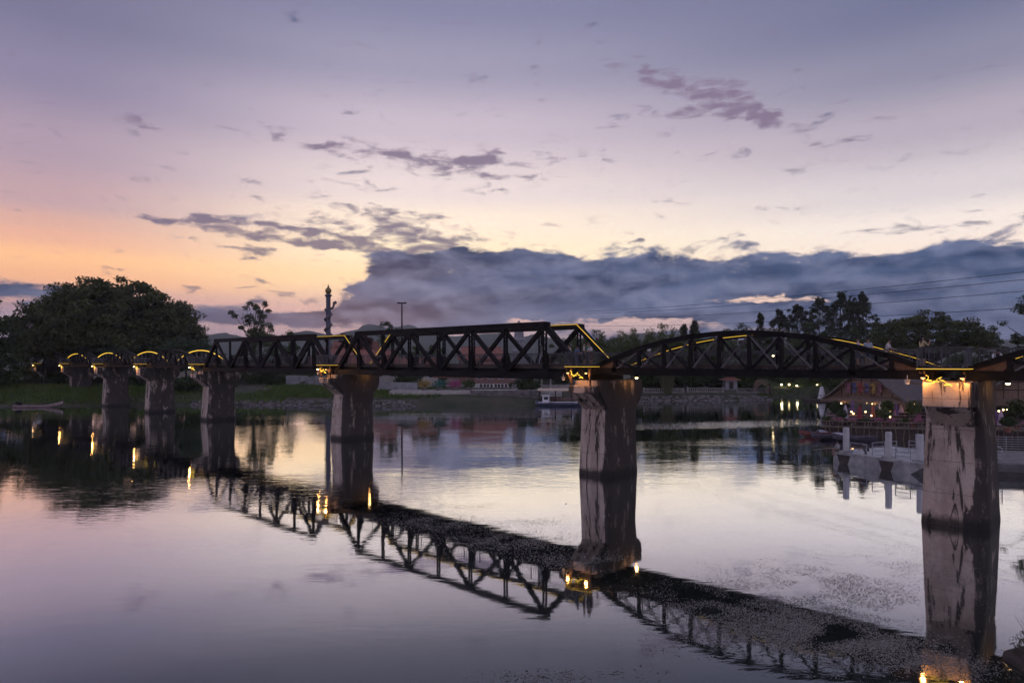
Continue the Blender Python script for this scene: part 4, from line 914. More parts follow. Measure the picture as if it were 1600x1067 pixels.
for sx in (-3.1, 0, 3.1):
    for sy in (-1.2, 1.2): mb = MB(); mb.tube([(sx,sy,-.5),(sx,sy,hA-.22)], .06, 6); mb.build('post', steel, root)
# garden lamps on the lawn across the river
for i, (px, py, lab) in enumerate(((1221,601,'garden lamp nearest the palm on the lit lawn'),(1233,601,'second garden lamp on the lit lawn'),(1245,603,'third garden lamp, beside the lawn bush'),(1267,609,'low garden lamp left of the white cone'),(1277,602,'tall garden lamp behind the white cone'),(1278,608,'low garden lamp right behind the white cone'),(1289,610,'garden lamp right of the white cone'),(1208,556,'white lamp glowing through the arched truss'))):
    Y = 172 if i < 7 else 165; x = WX(px,Y); z0 = gz(x,Y); zl = WZ(py,Y); root = thing('garden_lamp', lab, 'lamp', (x,Y,z0), 0, 'garden lamps across the river')
    mb = MB(); mb.tube([(0,0,-.1),(0,0,zl-z0-.1)], .05, 6); mb.build('post', steel, root); mb = MB(); mb.lathe([(.05,-.18),(.2,-.1),(.24,.04),(.16,.18),(.03,.24)], c=(0,0,zl-z0), n=10); mb.build('lamp_globe', bulb3_m, root)
    if i in (0,2,4,6):
        ld = bpy.data.lights.new('garden_light', 'POINT'); ld.energy = 60; ld.color = (1,.8,.5); ld.shadow_soft_size = .25; lo = bpy.data.objects.new('garden_light', ld); COL.objects.link(lo); lo.parent = root; lo.location = (0,-.4,zl-z0)
# white cone marker on a dark raft
root = thing('cone_raft', 'dark raft carrying a white cone shaped marker', 'raft', (WX(1284,144),144,0), R(8)); mb = MB(); mb.box((0,0,.22), (6.5,3,.55)); mb.build('float', timber, root)
mb = MB(); mb.lathe([(.85,.5),(.8,.7),(.32,3.0),(.1,3.1)], n=12); mb.build('cone', white_m, root); mb = MB(); railing(mb, -3.1, 3.1, -1.4, .5, .9, .3, 1.0); mb.build('rail', timber, root)
# overhead power lines
for i, (ya, yb, lab) in enumerate(((425,479,'topmost power line crossing the sky'),(437,484,'second power line from the top'),(455,495,'third power line from the top'),(481,508,'lowest of the power lines over the trees'))):
    A = Vector((WX(1600,85),85,WZ(ya,85))); B = Vector((WX(1050,170),170,WZ(yb,170))); d = (B-A); P = []
    for k in range(25):
        t = -.7+k/24*2.35; p = A+d*t; p.z += 1.1*((t-.5)**2-.25); P.append(p)
    mb = MB(); mb.tube(P, .032, 4); mb.build('power_line', steel, None, label=lab, category='power line', group='power lines across the river')

# ---------------------------------------------------------------- pontoon dock and floating restaurant
def pontoon(label, A, ang, L, D, ztop, recess, bow, hm=None):
    # A: front-left corner; the front face runs from A along ang, the deck lies to the left-hand (far) side of that run
    root = thing('pontoon', label, 'pontoon', (A[0],A[1],0), ang, 'concrete pontoons by the nearest pier')
    mb = MB(); x1 = L-bow
    mb.prism([(0,-.35),(0,ztop-.18),(L,ztop-.18),(x1,-.35)] if bow else [(0,-.35),(0,ztop-.18),(L,ztop-.18),(L,-.35)], 0, D)
    h = mb.build('hull', hm or dockc, root)
    mb = MB(); mb.box((L/2,D/2,ztop-.09), (L+.12,D+.12,.175)); mb.build('deck_slab', hm or dockc, root)
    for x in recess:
        mb = MB(); mb.prism([(x-.62,ztop-.2),(x+.62,ztop-.2),(x+.38,.02),(x-.12,-.1),(x-.38,.02)], -.03, .15); mb.build('cutout_shade', dockd, h)  # solid dark panel, shade of the hull cut-out put into its colour
    return root
A0 = (WX(1302,56.5), 56.5); A1 = (WX(1446,49.4), 49.4); ang = math.atan2(A1[1]-A0[1], A1[0]-A0[0]); LD = math.hypot(A1[0]-A0[0], A1[1]-A0[1])
dk = pontoon('grey concrete pontoon dock with square white posts and pipe rails', A0, ang, LD, 7.5, .92, (1.0, 4.75), 1.7)
def dock_pt(x, y, z=0.0): return (A0[0]+math.cos(ang)*x-math.sin(ang)*y, A0[1]+math.sin(ang)*x+math.cos(ang)*y, z)
postm = mat('post_white', (.46,.48,.49), (.62,.63,.63), 1.5, .6)
for x, y in ((.95,.35),(4.7,.35),(6.9,.8),(4.2,6.8)):
    mb = MB(); mb.loft([rrect(-.18,.18,.18,.04,.85), rrect(-.18,.18,.18,.04,2.85), rrect(-.16,.16,.16,.04,2.93)]); o = mb.build('guide_post', postm, dk); o.location = (x,y,0)
    mb = MB(); mb.box((x,y,.98), (.75,.75,.16)); mb.build('post_base', dockc, dk)
def pipe_rail(root, pts, h=1.0, rails=3, r=.03, m=None):
    mb = MB()
    for a, b in zip(pts[:-1], pts[1:]):
        a, b = Vector(a), Vector(b); n = max(1, int((b-a).length/1.3))
        for k in range(n+1): p = a.lerp(b, k/n); mb.tube([p, p+Vector((0,0,h))], r*1.2, 5)
        for k in range(rails): z = Vector((0,0,h*(k+1)/rails)); mb.tube([a+z, b+z], r, 5)
    return mb.build('pipe_railing', m or greybar, root)
pipe_rail(dk, [(3.2,.5,.92),(3.2,3.4,.92)]); pipe_rail(dk, [(5.3,.3,.92),(6.5,.3,.92)], .9); pipe_rail(dk, [(1.4,.25,.92),(2.9,.25,.92)], .85, 2); pipe_rail(dk, [(3.6,6.9,.92),(LD-.3,6.9,.92),(LD-.3,1.5,.92)], 1.05)
pipe_rail(dk, [(3.4,4.6,.92),(LD-.5,4.6,.92)], 1.0)
A2 = (31.9, 50.6); dk2 = pontoon('long grey pontoon behind the nearest pier, cut off by the photo edge', A2, R(-18), 11.0, 9.0, .92, (), 0, dockg)
pipe_rail(dk2, [(.2,8.7,.92),(10.8,8.7,.92)], 1.15, 6); pipe_rail(dk2, [(3.9,.4,.92),(3.9,3.0,.92)], 1.1, 4)
mb = MB()
for k in range(26): mb.box((.3+k*.41,4.4,.932), (.37,8.4,.03))
mb.build('deck_planks', mat('planks_grey', (.15,.14,.135), (.25,.24,.23), 2, .85, 0, .3, 9), dk2, kind='stuff')
mb = MB(); mb.prism([(0,-.35),(0,.35),(11,.35),(11,-.35)], -.16, -.02); mb.build('fender_strip', dockd, dk2)
# restaurant raft
RZ = 1.05
raft = thing('restaurant_raft', 'long dark floating restaurant deck edged with flower boxes', 'raft', (0,0,0))
poly = [(WX(1283,76),76),(WX(1448,73),73),(58,70),(74,84),(74,108),(WX(1283,108)+1,108)]
mb = MB(); n = len(poly); mb.add([(x,y,.0) for x,y in poly]+[(x,y,RZ) for x,y in poly], [tuple(range(n))[::-1], tuple(range(n,2*n))]+[(i,(i+1)%n,(i+1)%n+n,i+n) for i in range(n)]); mb.build('deck', timber, raft)
fr = poly[:3]
for (xa,ya),(xb,yb) in zip(fr[:-1], fr[1:]):
    L = math.hypot(xb-xa, yb-ya); nb = int(L/1.25)
    mb = MB()
    for k in range(nb*2): t = (k+.5)/(nb*2); mb.tube([(xa+(xb-xa)*t,ya+(yb-ya)*t-.08,-.2),(xa+(xb-xa)*t+.2*(-1)**k,ya+(yb-ya)*t-.08,RZ+.75)], .05, 5)
    mb.tube([(xa,ya-.1,RZ+.7),(xb,yb-.1,RZ+.7)], .05, 5); mb.tube([(xa,ya-.1,RZ+.05),(xb,yb-.1,RZ+.05)], .07, 5); mb.build('bamboo_rail', mat('old_bamboo', (.13,.10,.07), (.24,.19,.13), 4, .8), raft)
    for k in range(nb):
        t = (k+.5)/nb; cx, cy = xa+(xb-xa)*t, ya+(yb-ya)*t+.25
        mb = MB(); mb.box((cx,cy,RZ+.62), (1.05,.34,.26)); fb = mb.build('flower_box', timber, raft)
        quads('flowers', leaves(inball(150)*np.array([.55,.26,.26])+np.array([cx,cy,RZ+.92]), .17, .6, .4), (mat('petal_pink', (.30,.10,.16), (.45,.22,.28), 9, .8, island=.7) if k % 3 else lf_mid), fb)
# big thatched hall: gable towards the river
def hall(label, gx, gy, dirx, diry, L, W, ze, zr, flags=False):
    d = math.hypot(dirx, diry); rz = math.atan2(diry, dirx)           # local x runs along the ridge, away from the gable
    root = thing('thatched_hall', label, 'building', (gx,gy,RZ), rz, 'thatched halls of the floating restaurant')
    e, r, w = ze-RZ, zr-RZ, W/2
    for s_ in (-1, 1):
        mb = MB(); nn = 7; rings = []
        for i in range(nn+1):
            t = i/nn; sag = -.25*math.sin(t*math.pi); y = s_*(w+.9)*(1-t); z = (e-.5)+(r-e+.5)*t+sag
            rings.append((y, z))
        P = [(-1.3,y,z) for y,z in rings]+[(L+1,y,z) for y,z in rings]+[(-1.3,y,z-.28) for y,z in rings]+[(L+1,y,z-.28) for y,z in rings]; k = nn+1; Fs = []
        for i in range(nn): Fs += [(i,i+1,k+i+1,k+i),(2*k+i,3*k+i,3*k+i+1,2*k+i+1),(i,2*k+i,2*k+i+1,i+1),(k+i,k+i+1,3*k+i+1,3*k+i)]
        Fs += [(0,k,3*k,2*k)]; mb.add(P, Fs); rf = mb.build('roof_slope', thatch, root)
        # ragged straw ends along the eave
        n2 = int(L*26); xx = rng.uniform(-1.2, L+.9, n2); yy = s_*(w+.9+rng.uniform(-.15,.05,n2)); zz = e-.55+rng.uniform(-.1,.12,n2); C = np.stack([xx,yy,zz],1); a = np.stack([np.full(n2,.05),np.zeros(n2),np.zeros(n2)],1); T = C+np.stack([rng.normal(0,.06,n2),s_*rng.uniform(0,.1,n2),-rng.uniform(.2,.5,n2)],1)
        quads('straw_fringe', np.stack([C-a,C+a,T],1), thatchw, rf, k=3, kind='stuff')
    mb = MB(); mb.tube([(-1.35,0,r+.05),(L+1,0,r+.05)], .22, 8); mb.build('ridge_roll', thatch, root)
    mb = MB(); mb.prism([(-w,e-.1),(w,e-.1),(0,r-.35)], -.04, .04, 'x'); gb = mb.build('gable_panel', mat_w, root)
    nb = 7
    for k in range(1, nb):
        y = -w+W*k/nb; zt2 = (r-.4)-(r-e-.3)*abs(y)/w; mb = MB(); mb.bar((-.08,y,e-.1), (-.08,y,max(e,zt2)), .09, .08); mb.build('gable_batten', timber, gb)
    for k in (1,2,3):
        z = e+(r-e)*k/4.2; hw = w*(1-(z-e)/(r-e-.2)); mb = MB(); mb.bar((-.10,-hw,z), (-.10,hw,z), .07, .09); mb.build('gable_batten', timber, gb)
    # hanging thatch skirt under the gable
    mb = MB(); mb.loft([[(-.1,-w-.6,e-.05),(-.1,w+.6,e-.05),(.25,w+.6,e-.05),(.25,-w-.6,e-.05)], [(-1.4,-w-1.0,e-.75),(-1.4,w+1.0,e-.75),(-1.0,w+1.0,e-.85),(-1.0,-w-1.0,e-.85)]]); sk = mb.build('gable_skirt', thatchw, root)
    n2 = int(W*40); yy = rng.uniform(-w-1,w+1,n2); C = np.stack([-1.35+rng.uniform(-.08,.08,n2),yy,e-.72+rng.uniform(-.1,.1,n2)],1); a = np.stack([np.zeros(n2),np.full(n2,.05),np.zeros(n2)],1); T = C+np.stack([-rng.uniform(0,.1,n2),rng.normal(0,.06,n2),-rng.uniform(.2,.5,n2)],1)
    quads('straw_fringe', np.stack([C-a,C+a,T],1), thatchw, sk, k=3, kind='stuff')
    for x in np.arange(0, L+.1, L/5):
        for y in (-w, w): mb = MB(); mb.tube([(x,y,0),(x,y,e)], .13, 6); mb.build('post', timber, root)
    return root
G = (WX(1354,92), 92.0); hall('large thatched hall with a latticed gable facing the river', G[0], G[1], .80, .60, 20, 9.4, 3.75, 8.1)
hall('second thatched hall at the photo edge behind the nearest pier', WX(1590,84)+2.5, 86.0, .6, .8, 18, 10.5, 3.7, 8.0)
# flags hung under the gable
fcol = [(.18,.08,.12),(.05,.06,.14),(.20,.04,.04),(.07,.06,.13),(.24,.17,.05),(.15,.07,.10)]
rzg = math.atan2(.60,.80)
for k, c in enumerate(fcol):
    y = 2.1-k*.84; gx_ = G[0]+math.cos(rzg)*-.45-math.sin(rzg)*y; gy_ = G[1]+math.sin(rzg)*-.45+math.cos(rzg)*y
    root = thing('hanging_flag', ['pinkish flag hung first under the latticed gable','dark blue flag beside the pinkish one','red flag in the middle of the gable flags','deep violet flag beside the red one','yellow flag under the latticed gable','mauve flag last in the row under the gable'][k], 'flag', (gx_,gy_,4.0), rzg, 'flags under the thatched gable')
    mb = MB(); mb.tube([(-.05,0,-.2),(-.35,0,1.5)], .025, 5); mb.build('staff', timber, root)
    V = []; nn = 6
    for i in range(nn+1):
        t = i/nn
        for j, yy in enumerate((-.30,.30)): V.append((-.36+.10*math.sin(i*1.7+k)*(.3+t), yy*(1-.35*t)+.07*math.sin(i*1.3+j), 1.45-t*1.35))
    mb = MB(); mb.add(V, [(2*i,2*i+1,2*i+3,2*i+2) for i in range(nn)]); o = mb.build('cloth', mat('flag_%d' % k, c, tuple(x*1.4 for x in c), 3, .8), root); sm_ = o.modifiers.new('s','SOLIDIFY'); sm_.thickness = .02
# dining tables with benches, folded parasols, lamps
def dine(x, y, rz, label):
    r = thing('dining_table', label, 'table', (x,y,RZ), rz, 'dining tables on the floating restaurant')
    mb = MB(); mb.box((0,0,.74), (1.6,.8,.06)); mb.build('table_top', mat('table_cloth', (.16,.10,.11), (.28,.20,.20), 2, .8), r)
    for sx in (-.65,.65): mb = MB(); mb.box((sx,0,.36), (.08,.6,.7)); mb.build('leg', timber, r)
    for sy in (-.75,.75): mb = MB(); mb.box((0,sy,.44), (1.6,.3,.05)); mb.box((-.6,sy,.2), (.06,.26,.42)); mb.box((.6,sy,.2), (.06,.26,.42)); mb.build('bench', timber, r)
    return r
spots = []
k = 0
rowname = ['front row by the flower boxes','second row back','third row back','last row before the hall']
for row, Yr in enumerate((78.5, 83.0, 87.5, 98.0)):
    cs = (1302,1328,1354,1380,1406,1432) if row < 3 else (1304,1420,1440)
    for i, px in enumerate(cs):
        x = WX(px+row*2, Yr)
        dine(x, Yr+rng.uniform(-.4,.4), rng.uniform(-.12,.12), 'dark dining table, %s from the river tip in the %s' % (['first','second','third','fourth','fifth','sixth'][i], rowname[row])); spots.append((x, Yr))
pc = {'pink':(.32,.11,.18),'red':(.28,.05,.06),'white':(.50,.48,.52),'purple':(.15,.09,.20),'orange red':(.30,.10,.07),'pale mauve':(.45,.34,.42)}
for i, (px, py, Y, c, lab) in enumerate(((1321,648,80,'white','folded white parasol nearest the river tip'),(1343,652,79.5,'red','folded red parasol in front of the gable'),(1364,650,82,'orange red','folded orange red parasol beside the palms'),(1376,648,86,'white','folded white parasol among the lamps'),(1400,650,84,'purple','folded purple parasol near the big plant'),(1408,646,88,'pale mauve','folded pale mauve parasol at the back'),
        (1435,664,77,'pink','folded pink parasol beside the nearest pier'),(1556,661,72,'purple','folded purple parasol right behind the nearest pier'),(1564,660,71,'pale mauve','folded pale mauve parasol behind the nearest pier'),(1332,645,90,'purple','folded purple parasol far back under the gable'),(1389,642,90,'red','folded red parasol far back among tables'))):
    x = WX(px,Y); top = max(WZ(py-14,Y)-RZ, 2.2); r = thing('folded_parasol', lab, 'parasol', (x,Y,RZ), 0, 'folded parasols of the restaurant')
    mb = MB(); mb.tube([(0,0,0),(0,0,top+.1)], .03, 6); mb.build('pole', timber, r); mb = MB(); mb.lathe([(.05,.05),(.28,.08),(.28,.14),(.05,.16)], n=10); mb.build('base', dockd, r)
    rings = []
    for q, (rr_, z) in enumerate(((.30,top-1.55),(.26,top-1.2),(.17,top-.9),(.20,top-.6),(.12,top-.2),(.03,top+.02))): rings.append([((rr_*(1+.28*(-1)**k))*math.cos(6.283*k/12), (rr_*(1+.28*(-1)**k))*math.sin(6.283*k/12), z) for k in range(12)])
    mb = MB(); mb.loft(rings); mb.build('canopy', mat('parasol_'+c.replace(' ','_'), pc[c], tuple(min(1,v*1.3) for v in pc[c]), 3, .8), r)
lampn = 0
for px, py, Y, lab in ((1314,630,93,'lamp at the gable corner nearest the river tip'),(1354,629,91,'lamp under the middle of the gable'),(1363,631,90,'lamp under the gable just right of its middle'),(1428,631,92,'lamp at the far end of the gable eave'),(1419,637,88,'small lamp left of the big potted plant'),(1307,644,82,'lamp over the first front table'),(1330,643,83,'lamp left of the red parasol'),(1333,646,82,'low lamp beside the red parasol'),
        (1352,643,86,'lamp behind the red parasol'),(1361,649,80,'low lamp beside the orange red parasol'),(1376,643,85,'lamp over the white parasol'),(1391,643,84,'bright lamp in the middle of the tables'),(1390,651,80,'low lamp in the middle of the front tables'),(1560,642,76,'first of the clustered lamps right of the nearest pier'),(1567,640,76.5,'second of the clustered lamps right of the nearest pier'),(1573,640,77,'third of the clustered lamps right of the nearest pier')):
    x = WX(px,Y); z = WZ(py,Y); r = thing('restaurant_lamp', lab, 'lamp', (x,Y,RZ), 0, 'small lamps of the floating restaurant')
    mb = MB(); mb.tube([(0,.05,0),(0,.05,z-RZ+.22)], .025, 5); mb.bar((0,.05,z-RZ+.2), (0,-.06,z-RZ+.2), .03, .03); mb.lathe([(.03,.19),(.13,.12),(.14,.09),(.03,.11)], c=(0,-.06,z-RZ), n=9); mb.build('stand', timber, r)
    mb = MB(); mb.lathe([(.02,-.10),(.075,-.06),(.09,.0),(.06,.08),(.02,.10)], c=(0,-.06,z-RZ), n=9); mb.build('bulb', bulb2_m, r)
    if lampn % 2 == 0:
        ld = bpy.data.lights.new('table_light', 'POINT'); ld.energy = 22; ld.color = (1,.55,.2); ld.shadow_soft_size = .12; lo = bpy.data.objects.new('table_light', ld); COL.objects.link(lo); lo.parent = r; lo.location = (0,-.3,z-RZ-.15)
    lampn += 1
# potted plants on the restaurant deck
for px, Y, h_, wd, m, lab in ((1427,76.5,2.9,1.5,lf_bamb,'big leafy potted plant beside the nearest pier'),(1386,84,2.6,1.2,lf_mid,'potted tree among the middle tables'),(1381,78,1.9,1.5,lf_bamb,'yellow green bushy pot by the front tables'),(1306,80,2.6,1.2,lf_dark,'tall potted plant at the river tip of the restaurant'),(1315,79,1.7,.9,lf_pale,'pale potted plant at the river tip'),(1590,74,3.2,1.8,lf_dark,'dark potted plant at the photo edge'),(1575,70,1.6,1.2,lf_dark,'low dark pot plant right of the nearest pier')):
    x = WX(px,Y); r = thing('potted_plant', lab, 'plant', (x,Y,RZ), 0, 'potted plants of the restaurant'); mb = MB(); mb.lathe([(.22,0),(.32,.3),(.36,.5),(.30,.5)], n=10); mb.build('pot', terra, r)
    C = inball(520)*np.array([wd/1.6,wd/1.6,h_*.3])+np.array([0,0,h_*.72]); mb = MB(); mb.tube([(0,0,.4),(.05,0,h_*.5),(0,0,h_*.8)], [.06,.05,.02], 5); mb.build('stem', bark, r); quads('foliage', leaves(C, .30, .45, .4), m, r)
# small boats moored at the restaurant
for px, Y, a, m, lab, cov in ((1278,76,10,mat('boat_red', (.16,.05,.05), (.26,.10,.09), 2, .6),'red wooden boat moored off the restaurant tip',True),(1300,73,4,mat('boat_dark', (.05,.05,.07), (.12,.10,.12), 2, .6),'dark boat with a pale cover in front of the flower boxes',True),(1335,71.5,2,MATS['boat_dark'],'long dark empty boat along the flower boxes',False)):
    r = thing('moored_boat', lab, 'boat', (WX(px,Y),Y,-.02), R(180+a), 'boats moored at the restaurant'); mb = MB(); hull(mb, 4.6, 1.25, .5, .4, .08, 10); mb.build('hull', m, r)
    if cov:
        mb = MB(); mb.loft([[( -1.2+x_,y_*.45,.5+.32*math.cos(y_*1.5)*(1-abs(x_-.6)*.5)) for y_ in (-1,-.6,-.2,.2,.6,1)] for x_ in (0,.4,.8,1.2)], cap=False); o = mb.build('cover', mat('cover_pale', (.30,.31,.36), (.42,.43,.48), 3, .7), r); s2 = o.modifiers.new('s','SOLIDIFY'); s2.thickness = .03
    for k in (-1.0,.9): mb = MB(); mb.box((k,0,.42), (.25,1.0,.05)); mb.build('thwart', wood_d, r)

# ---------------------------------------------------------------- people
def skin_mesh(name, verts, edges, radii, root_i, sub=1):
    me = bpy.data.meshes.new(name); me.from_pydata([tuple(v) for v in verts], edges, [])
    o = bpy.data.objects.new(name+'_tmp', me); COL.objects.link(o)
    m = o.modifiers.new('skin', 'SKIN'); m.use_smooth_shade = True
    for i, sv in enumerate(me.skin_vertices[0].data): sv.radius = (radii[i], radii[i]*(.8 if radii[i] > .09 else 1)); sv.use_root = (i == root_i)
    s = o.modifiers.new('sub', 'SUBSURF'); s.levels = sub; s.render_levels = sub
    dg = bpy.context.evaluated_depsgraph_get(); ev = o.evaluated_get(dg); out = bpy.data.meshes.new_from_object(ev)
    bpy.data.objects.remove(o, do_unlink=True); return out
CL = {}
def cloth(c): 
    k = 'cloth_%d_%d_%d' % tuple(int(v*100) for v in c); return mat(k, c, tuple(min(1,v*1.25) for v in c), 6, .85)
def person(label, loc, rz, pose, h, shirt, trousers, skirt=False, group=None, long_hair=False, shorts=False, hold=None):
    k = h/1.7
    J = dict(pel=(0,0,.95), wai=(0,0,1.10), che=(0,.0,1.32), nec=(0,.0,1.47), hb=(0,.02,1.55), hd=(0,.03,1.64))
    for s, n in ((-1,'l'),(1,'r')):
        J['sh'+n] = (s*.18,0,1.41); J['el'+n] = (s*.24,.02,1.13); J['wr'+n] = (s*.25,.10,.89); J['pa'+n] = (s*.25,.13,.82)
        J['hi'+n] = (s*.09,0,.90); J['kn'+n] = (s*.10,.03,.49); J['an'+n] = (s*.10,0,.09); J['to'+n] = (s*.12,.15,.03)
    if pose == 'lean':     # forearms forward on a rail
        for s, n in ((-1,'l'),(1,'r')): J['el'+n] = (s*.24,.16,1.16); J['wr'+n] = (s*.15,.40,1.10); J['pa'+n] = (s*.12,.48,1.09)
        for q in ('che','nec','hb','hd','shl','shr'): x, y, z = J[q]; J[q] = (x, y+(z-.95)*.22, z-.02)
    if pose == 'phone':    # one hand raised in front of the face
        J['elr'] = (.22,.2,1.18); J['wrr'] = (.12,.34,1.40); J['par'] = (.10,.36,1.47); J['ell'] = (-.24,.16,1.15); J['wrl'] = (-.06,.34,1.28); J['pal'] = (-.02,.38,1.33)
    if pose == 'walk':
        J['knl'] = (-.10,.22,.52); J['anl'] = (-.10,.26,.12); J['tol'] = (-.11,.41,.07); J['knr'] = (.10,-.06,.49); J['anr'] = (.10,-.30,.14); J['tor'] = (.12,-.18,.03)
        J['ell'] = (-.24,-.12,1.14); J['wrl'] = (-.24,-.10,.90); J['pal'] = (-.24,-.08,.83); J['elr'] = (.24,.12,1.14); J['wrr'] = (.23,.30,.98); J['par'] = (.23,.36,.94)
    if pose in ('sit', 'dangle'):
        dz = -.48 if pose == 'sit' else -.85
        for q in list(J):
            if q[:2] in ('kn','an','to'): continue
            x, y, z = J[q]; J[q] = (x, y+(max(0,z-.95))*.16, z+dz)
        for s, n in ((-1,'l'),(1,'r')):
            zk = .50+(dz+.48)
            J['kn'+n] = (s*.14,.44,zk); J['an'+n] = (s*.13,.46,zk-.42); J['to'+n] = (s*.14,.60,zk-.47)
            J['el'+n] = (s*.25,.18,1.17+dz); J['wr'+n] = (s*.16,.42,1.06+dz); J['pa'+n] = (s*.12,.49,1.04+dz)
    if pose == 'crouch':
        T = {'pel':(0,-.12,.32),'wai':(0,-.06,.46),'che':(0,.12,.66),'nec':(0,.25,.76),'hb':(0,.31,.81),'hd':(0,.37,.87)}; J.update(T)
        for s, n in ((-1,'l'),(1,'r')):
            J['sh'+n] = (s*.18,.19,.71); J['el'+n] = (s*.24,.36,.50); J['wr'+n] = (s*.13,.54,.42); J['pa'+n] = (s*.10,.60,.38)
            J['hi'+n] = (s*.10,-.10,.32); J['kn'+n] = (s*.17,.30,.46); J['an'+n] = (s*.14,.05,.09); J['to'+n] = (s*.16,.20,.03)
    names = list(J); V = [Vector(J[q]) for q in names]; ix = {q: i for i, q in enumerate(names)}
    rad = {'pel':.145,'wai':.125,'che':.155,'nec':.058,'hb':.075,'hd':.092}
    for n in 'lr': rad.update({'sh'+n:.068,'el'+n:.046,'wr'+n:.030,'pa'+n:.036,'hi'+n:.092,'kn'+n:.060,'an'+n:.040,'to'+n:.034})
    if skirt:
        for n in 'lr': rad['kn'+n] = .115; rad['hi'+n] = .12
    E = [('pel','wai'),('wai','che'),('che','nec'),('nec','hb'),('hb','hd')]
    for n in 'lr': E += [('che','sh'+n),('sh'+n,'el'+n),('el'+n,'wr'+n),('wr'+n,'pa'+n),('pel','hi'+n),('hi'+n,'kn'+n),('kn'+n,'an'+n),('an'+n,'to'+n)]
    E = [(ix[a], ix[b]) for a, b in E]; rd = [rad[q] for q in names]
    for n, s in (('l',-1),('r',1)):      # five fingers, thumb from the side of the palm
        pa, wr = V[ix['pa'+n]], V[ix['wr'+n]]; d = (pa-wr).normalized(); sd = d.cross(Vector((s,0,.3))).normalized(); cu = d.cross(sd)
        for f, (o, ln) in enumerate(((-.028,.062),(-.010,.072),(.009,.068),(.027,.054),(.034,.045))):
            b = len(V); st = pa+sd*o*(1.0 if f < 4 else 1.1)-(d*.03 if f == 4 else d*-.012); dv = (d+sd*(.9 if f == 4 else o*3)).normalized()
            V += [st+dv*ln*.55, st+dv*ln*.9+cu*ln*.35*s]; rd += [.0095, .008]; E += [(ix['pa'+n], b), (b, b+1)]
    me = skin_mesh('person', [v*k for v in V], E, [r*k for r in rd], ix['pel'])
    for m in (skin_m, cloth(shirt), cloth(trousers), mat('shoe', (.03,.03,.03), (.07,.06,.06), 5, .6)): me.materials.append(m)
    # clothing by nearest body segment, so it ends cleanly at neck, cuffs, waist and hems
    segs = [('pel','wai',2),('wai','che',1),('che','nec',1),('nec','hb',0),('hb','hd',0)]
    for n in 'lr': segs += [('che','sh'+n,1),('sh'+n,'el'+n,1),('el'+n,'wr'+n,0),('wr'+n,'pa'+n,0),('pel','hi'+n,2),('hi'+n,'kn'+n,2),('kn'+n,'an'+n,0 if (shorts or skirt) else 2),('an'+n,'to'+n,3)]
    A = np.array([J[a] for a,b,c in segs])*k; B = np.array([J[b] for a,b,c in segs])*k; Mi = np.array([c for a,b,c in segs])
    C = np.array([p.center for p in me.polygons]); ab = B-A; t = np.clip(np.einsum('nsk,sk->ns', C[:,None]-A[None], ab)/np.sum(ab*ab,1), 0, 1); dist = np.linalg.norm(C[:,None]-(A[None]+t[...,None]*ab[None]), axis=2); j = dist.argmin(1)
    mi = Mi[j]; mi[(np.array([segs[q][0] == 'che' and segs[q][1] == 'nec' for q in range(len(segs))])[j]) & (t[np.arange(len(j)), j] > .7)] = 0
    me.polygons.foreach_set('material_index', mi.astype(np.int32)); me.polygons.foreach_set('use_smooth', [True]*len(me.polygons))
    root = link('person', me, None, loc, rz, label=label, category='person', group=group)
    hd = Vector(J['hd'])*k; hb = Vector(J['hb'])*k; up = (hd-hb).normalized()
    # face details and hair as child meshes
    mb = MB(); fw = Vector((0,1,0)); c = hd+up*.01
    mb.loft([[c+fw*.088*k+Vector((a*.012,b_*.0,-.02-.0))*k for a, b_ in ((-1,0),(1,0),(0,1))], [c+fw*.115*k+Vector((a*.014,0,-.045))*k for a in (-1,1,0)]]); mb.build('nose', skin_m, root)
    for s in (-1, 1):
        mb = MB(); mb.lathe([(.002,-.012*k),(.022*k,-.006*k),(.024*k,.01*k),(.002,.02*k)], c=tuple(c+Vector((s*.088*k,.0,-.01*k))), n=6); mb.build('ear', skin_m, root)
        mb = MB(); mb.box(tuple(c+fw*.083*k+Vector((s*.032,0,.012))*k), (.024*k,.02*k,.012*k)); mb.build('eye', hair_m, root)
    mb = MB(); mb.box(tuple(c+fw*.08*k+Vector((0,0,-.072))*k), (.045*k,.018*k,.012*k)); mb.build('mouth', mat('lips', (.22,.09,.08), (.26,.11,.1), 5, .6), root)
    rings = []
    for th_, dz in ((95,-.02),(70,.02),(45,.06),(20,.085),(4,.098)):
        rr_ = .108*math.sin(R(th_)); rings.append([tuple(c+Vector((rr_*math.cos(a)*.95, rr_*math.sin(a)-.018-(.02 if math.sin(a) > 0 and th_ > 60 else 0), .02+.10*math.cos(R(th_))))*k) for a in np.linspace(0, 6.283, 13)[:-1]])
    mb = MB(); mb.loft(rings)
    if long_hair: mb.loft([[tuple(c+Vector((a*.09*w_,-.075-.02*w_+b_*.03,z))*k) for a, b_ in ((-1,0),(-.5,-1),(.5,-1),(1,0),(.5,.6),(-.5,.6))] for z, w_ in ((.04,.9),(-.10,1.0),(-.24,.9),(-.34,.5))])
    mb.build('hair', hair_m, root, smooth=True)
    return root
W_ = (.55,.54,.55); 
def on_bridge(s, n): return bp_(s, n, DECK)
RT = BRZ                                  # local +y of a person turned by RT faces the camera side of the bridge (BN)
grp = 'visitors on the bridge'
person('person in white top at the near end of the crowded platform', on_bridge(21.75,3.15), RT-.3, 'lean', 1.58, (.50,.48,.52), (.10,.06,.06), True, grp, True)
person('person in green shirt in the middle of the crowded platform', on_bridge(22.35,2.75), RT+2.6, 'stand', 1.70, (.03,.20,.12), (.04,.04,.05), False, grp)
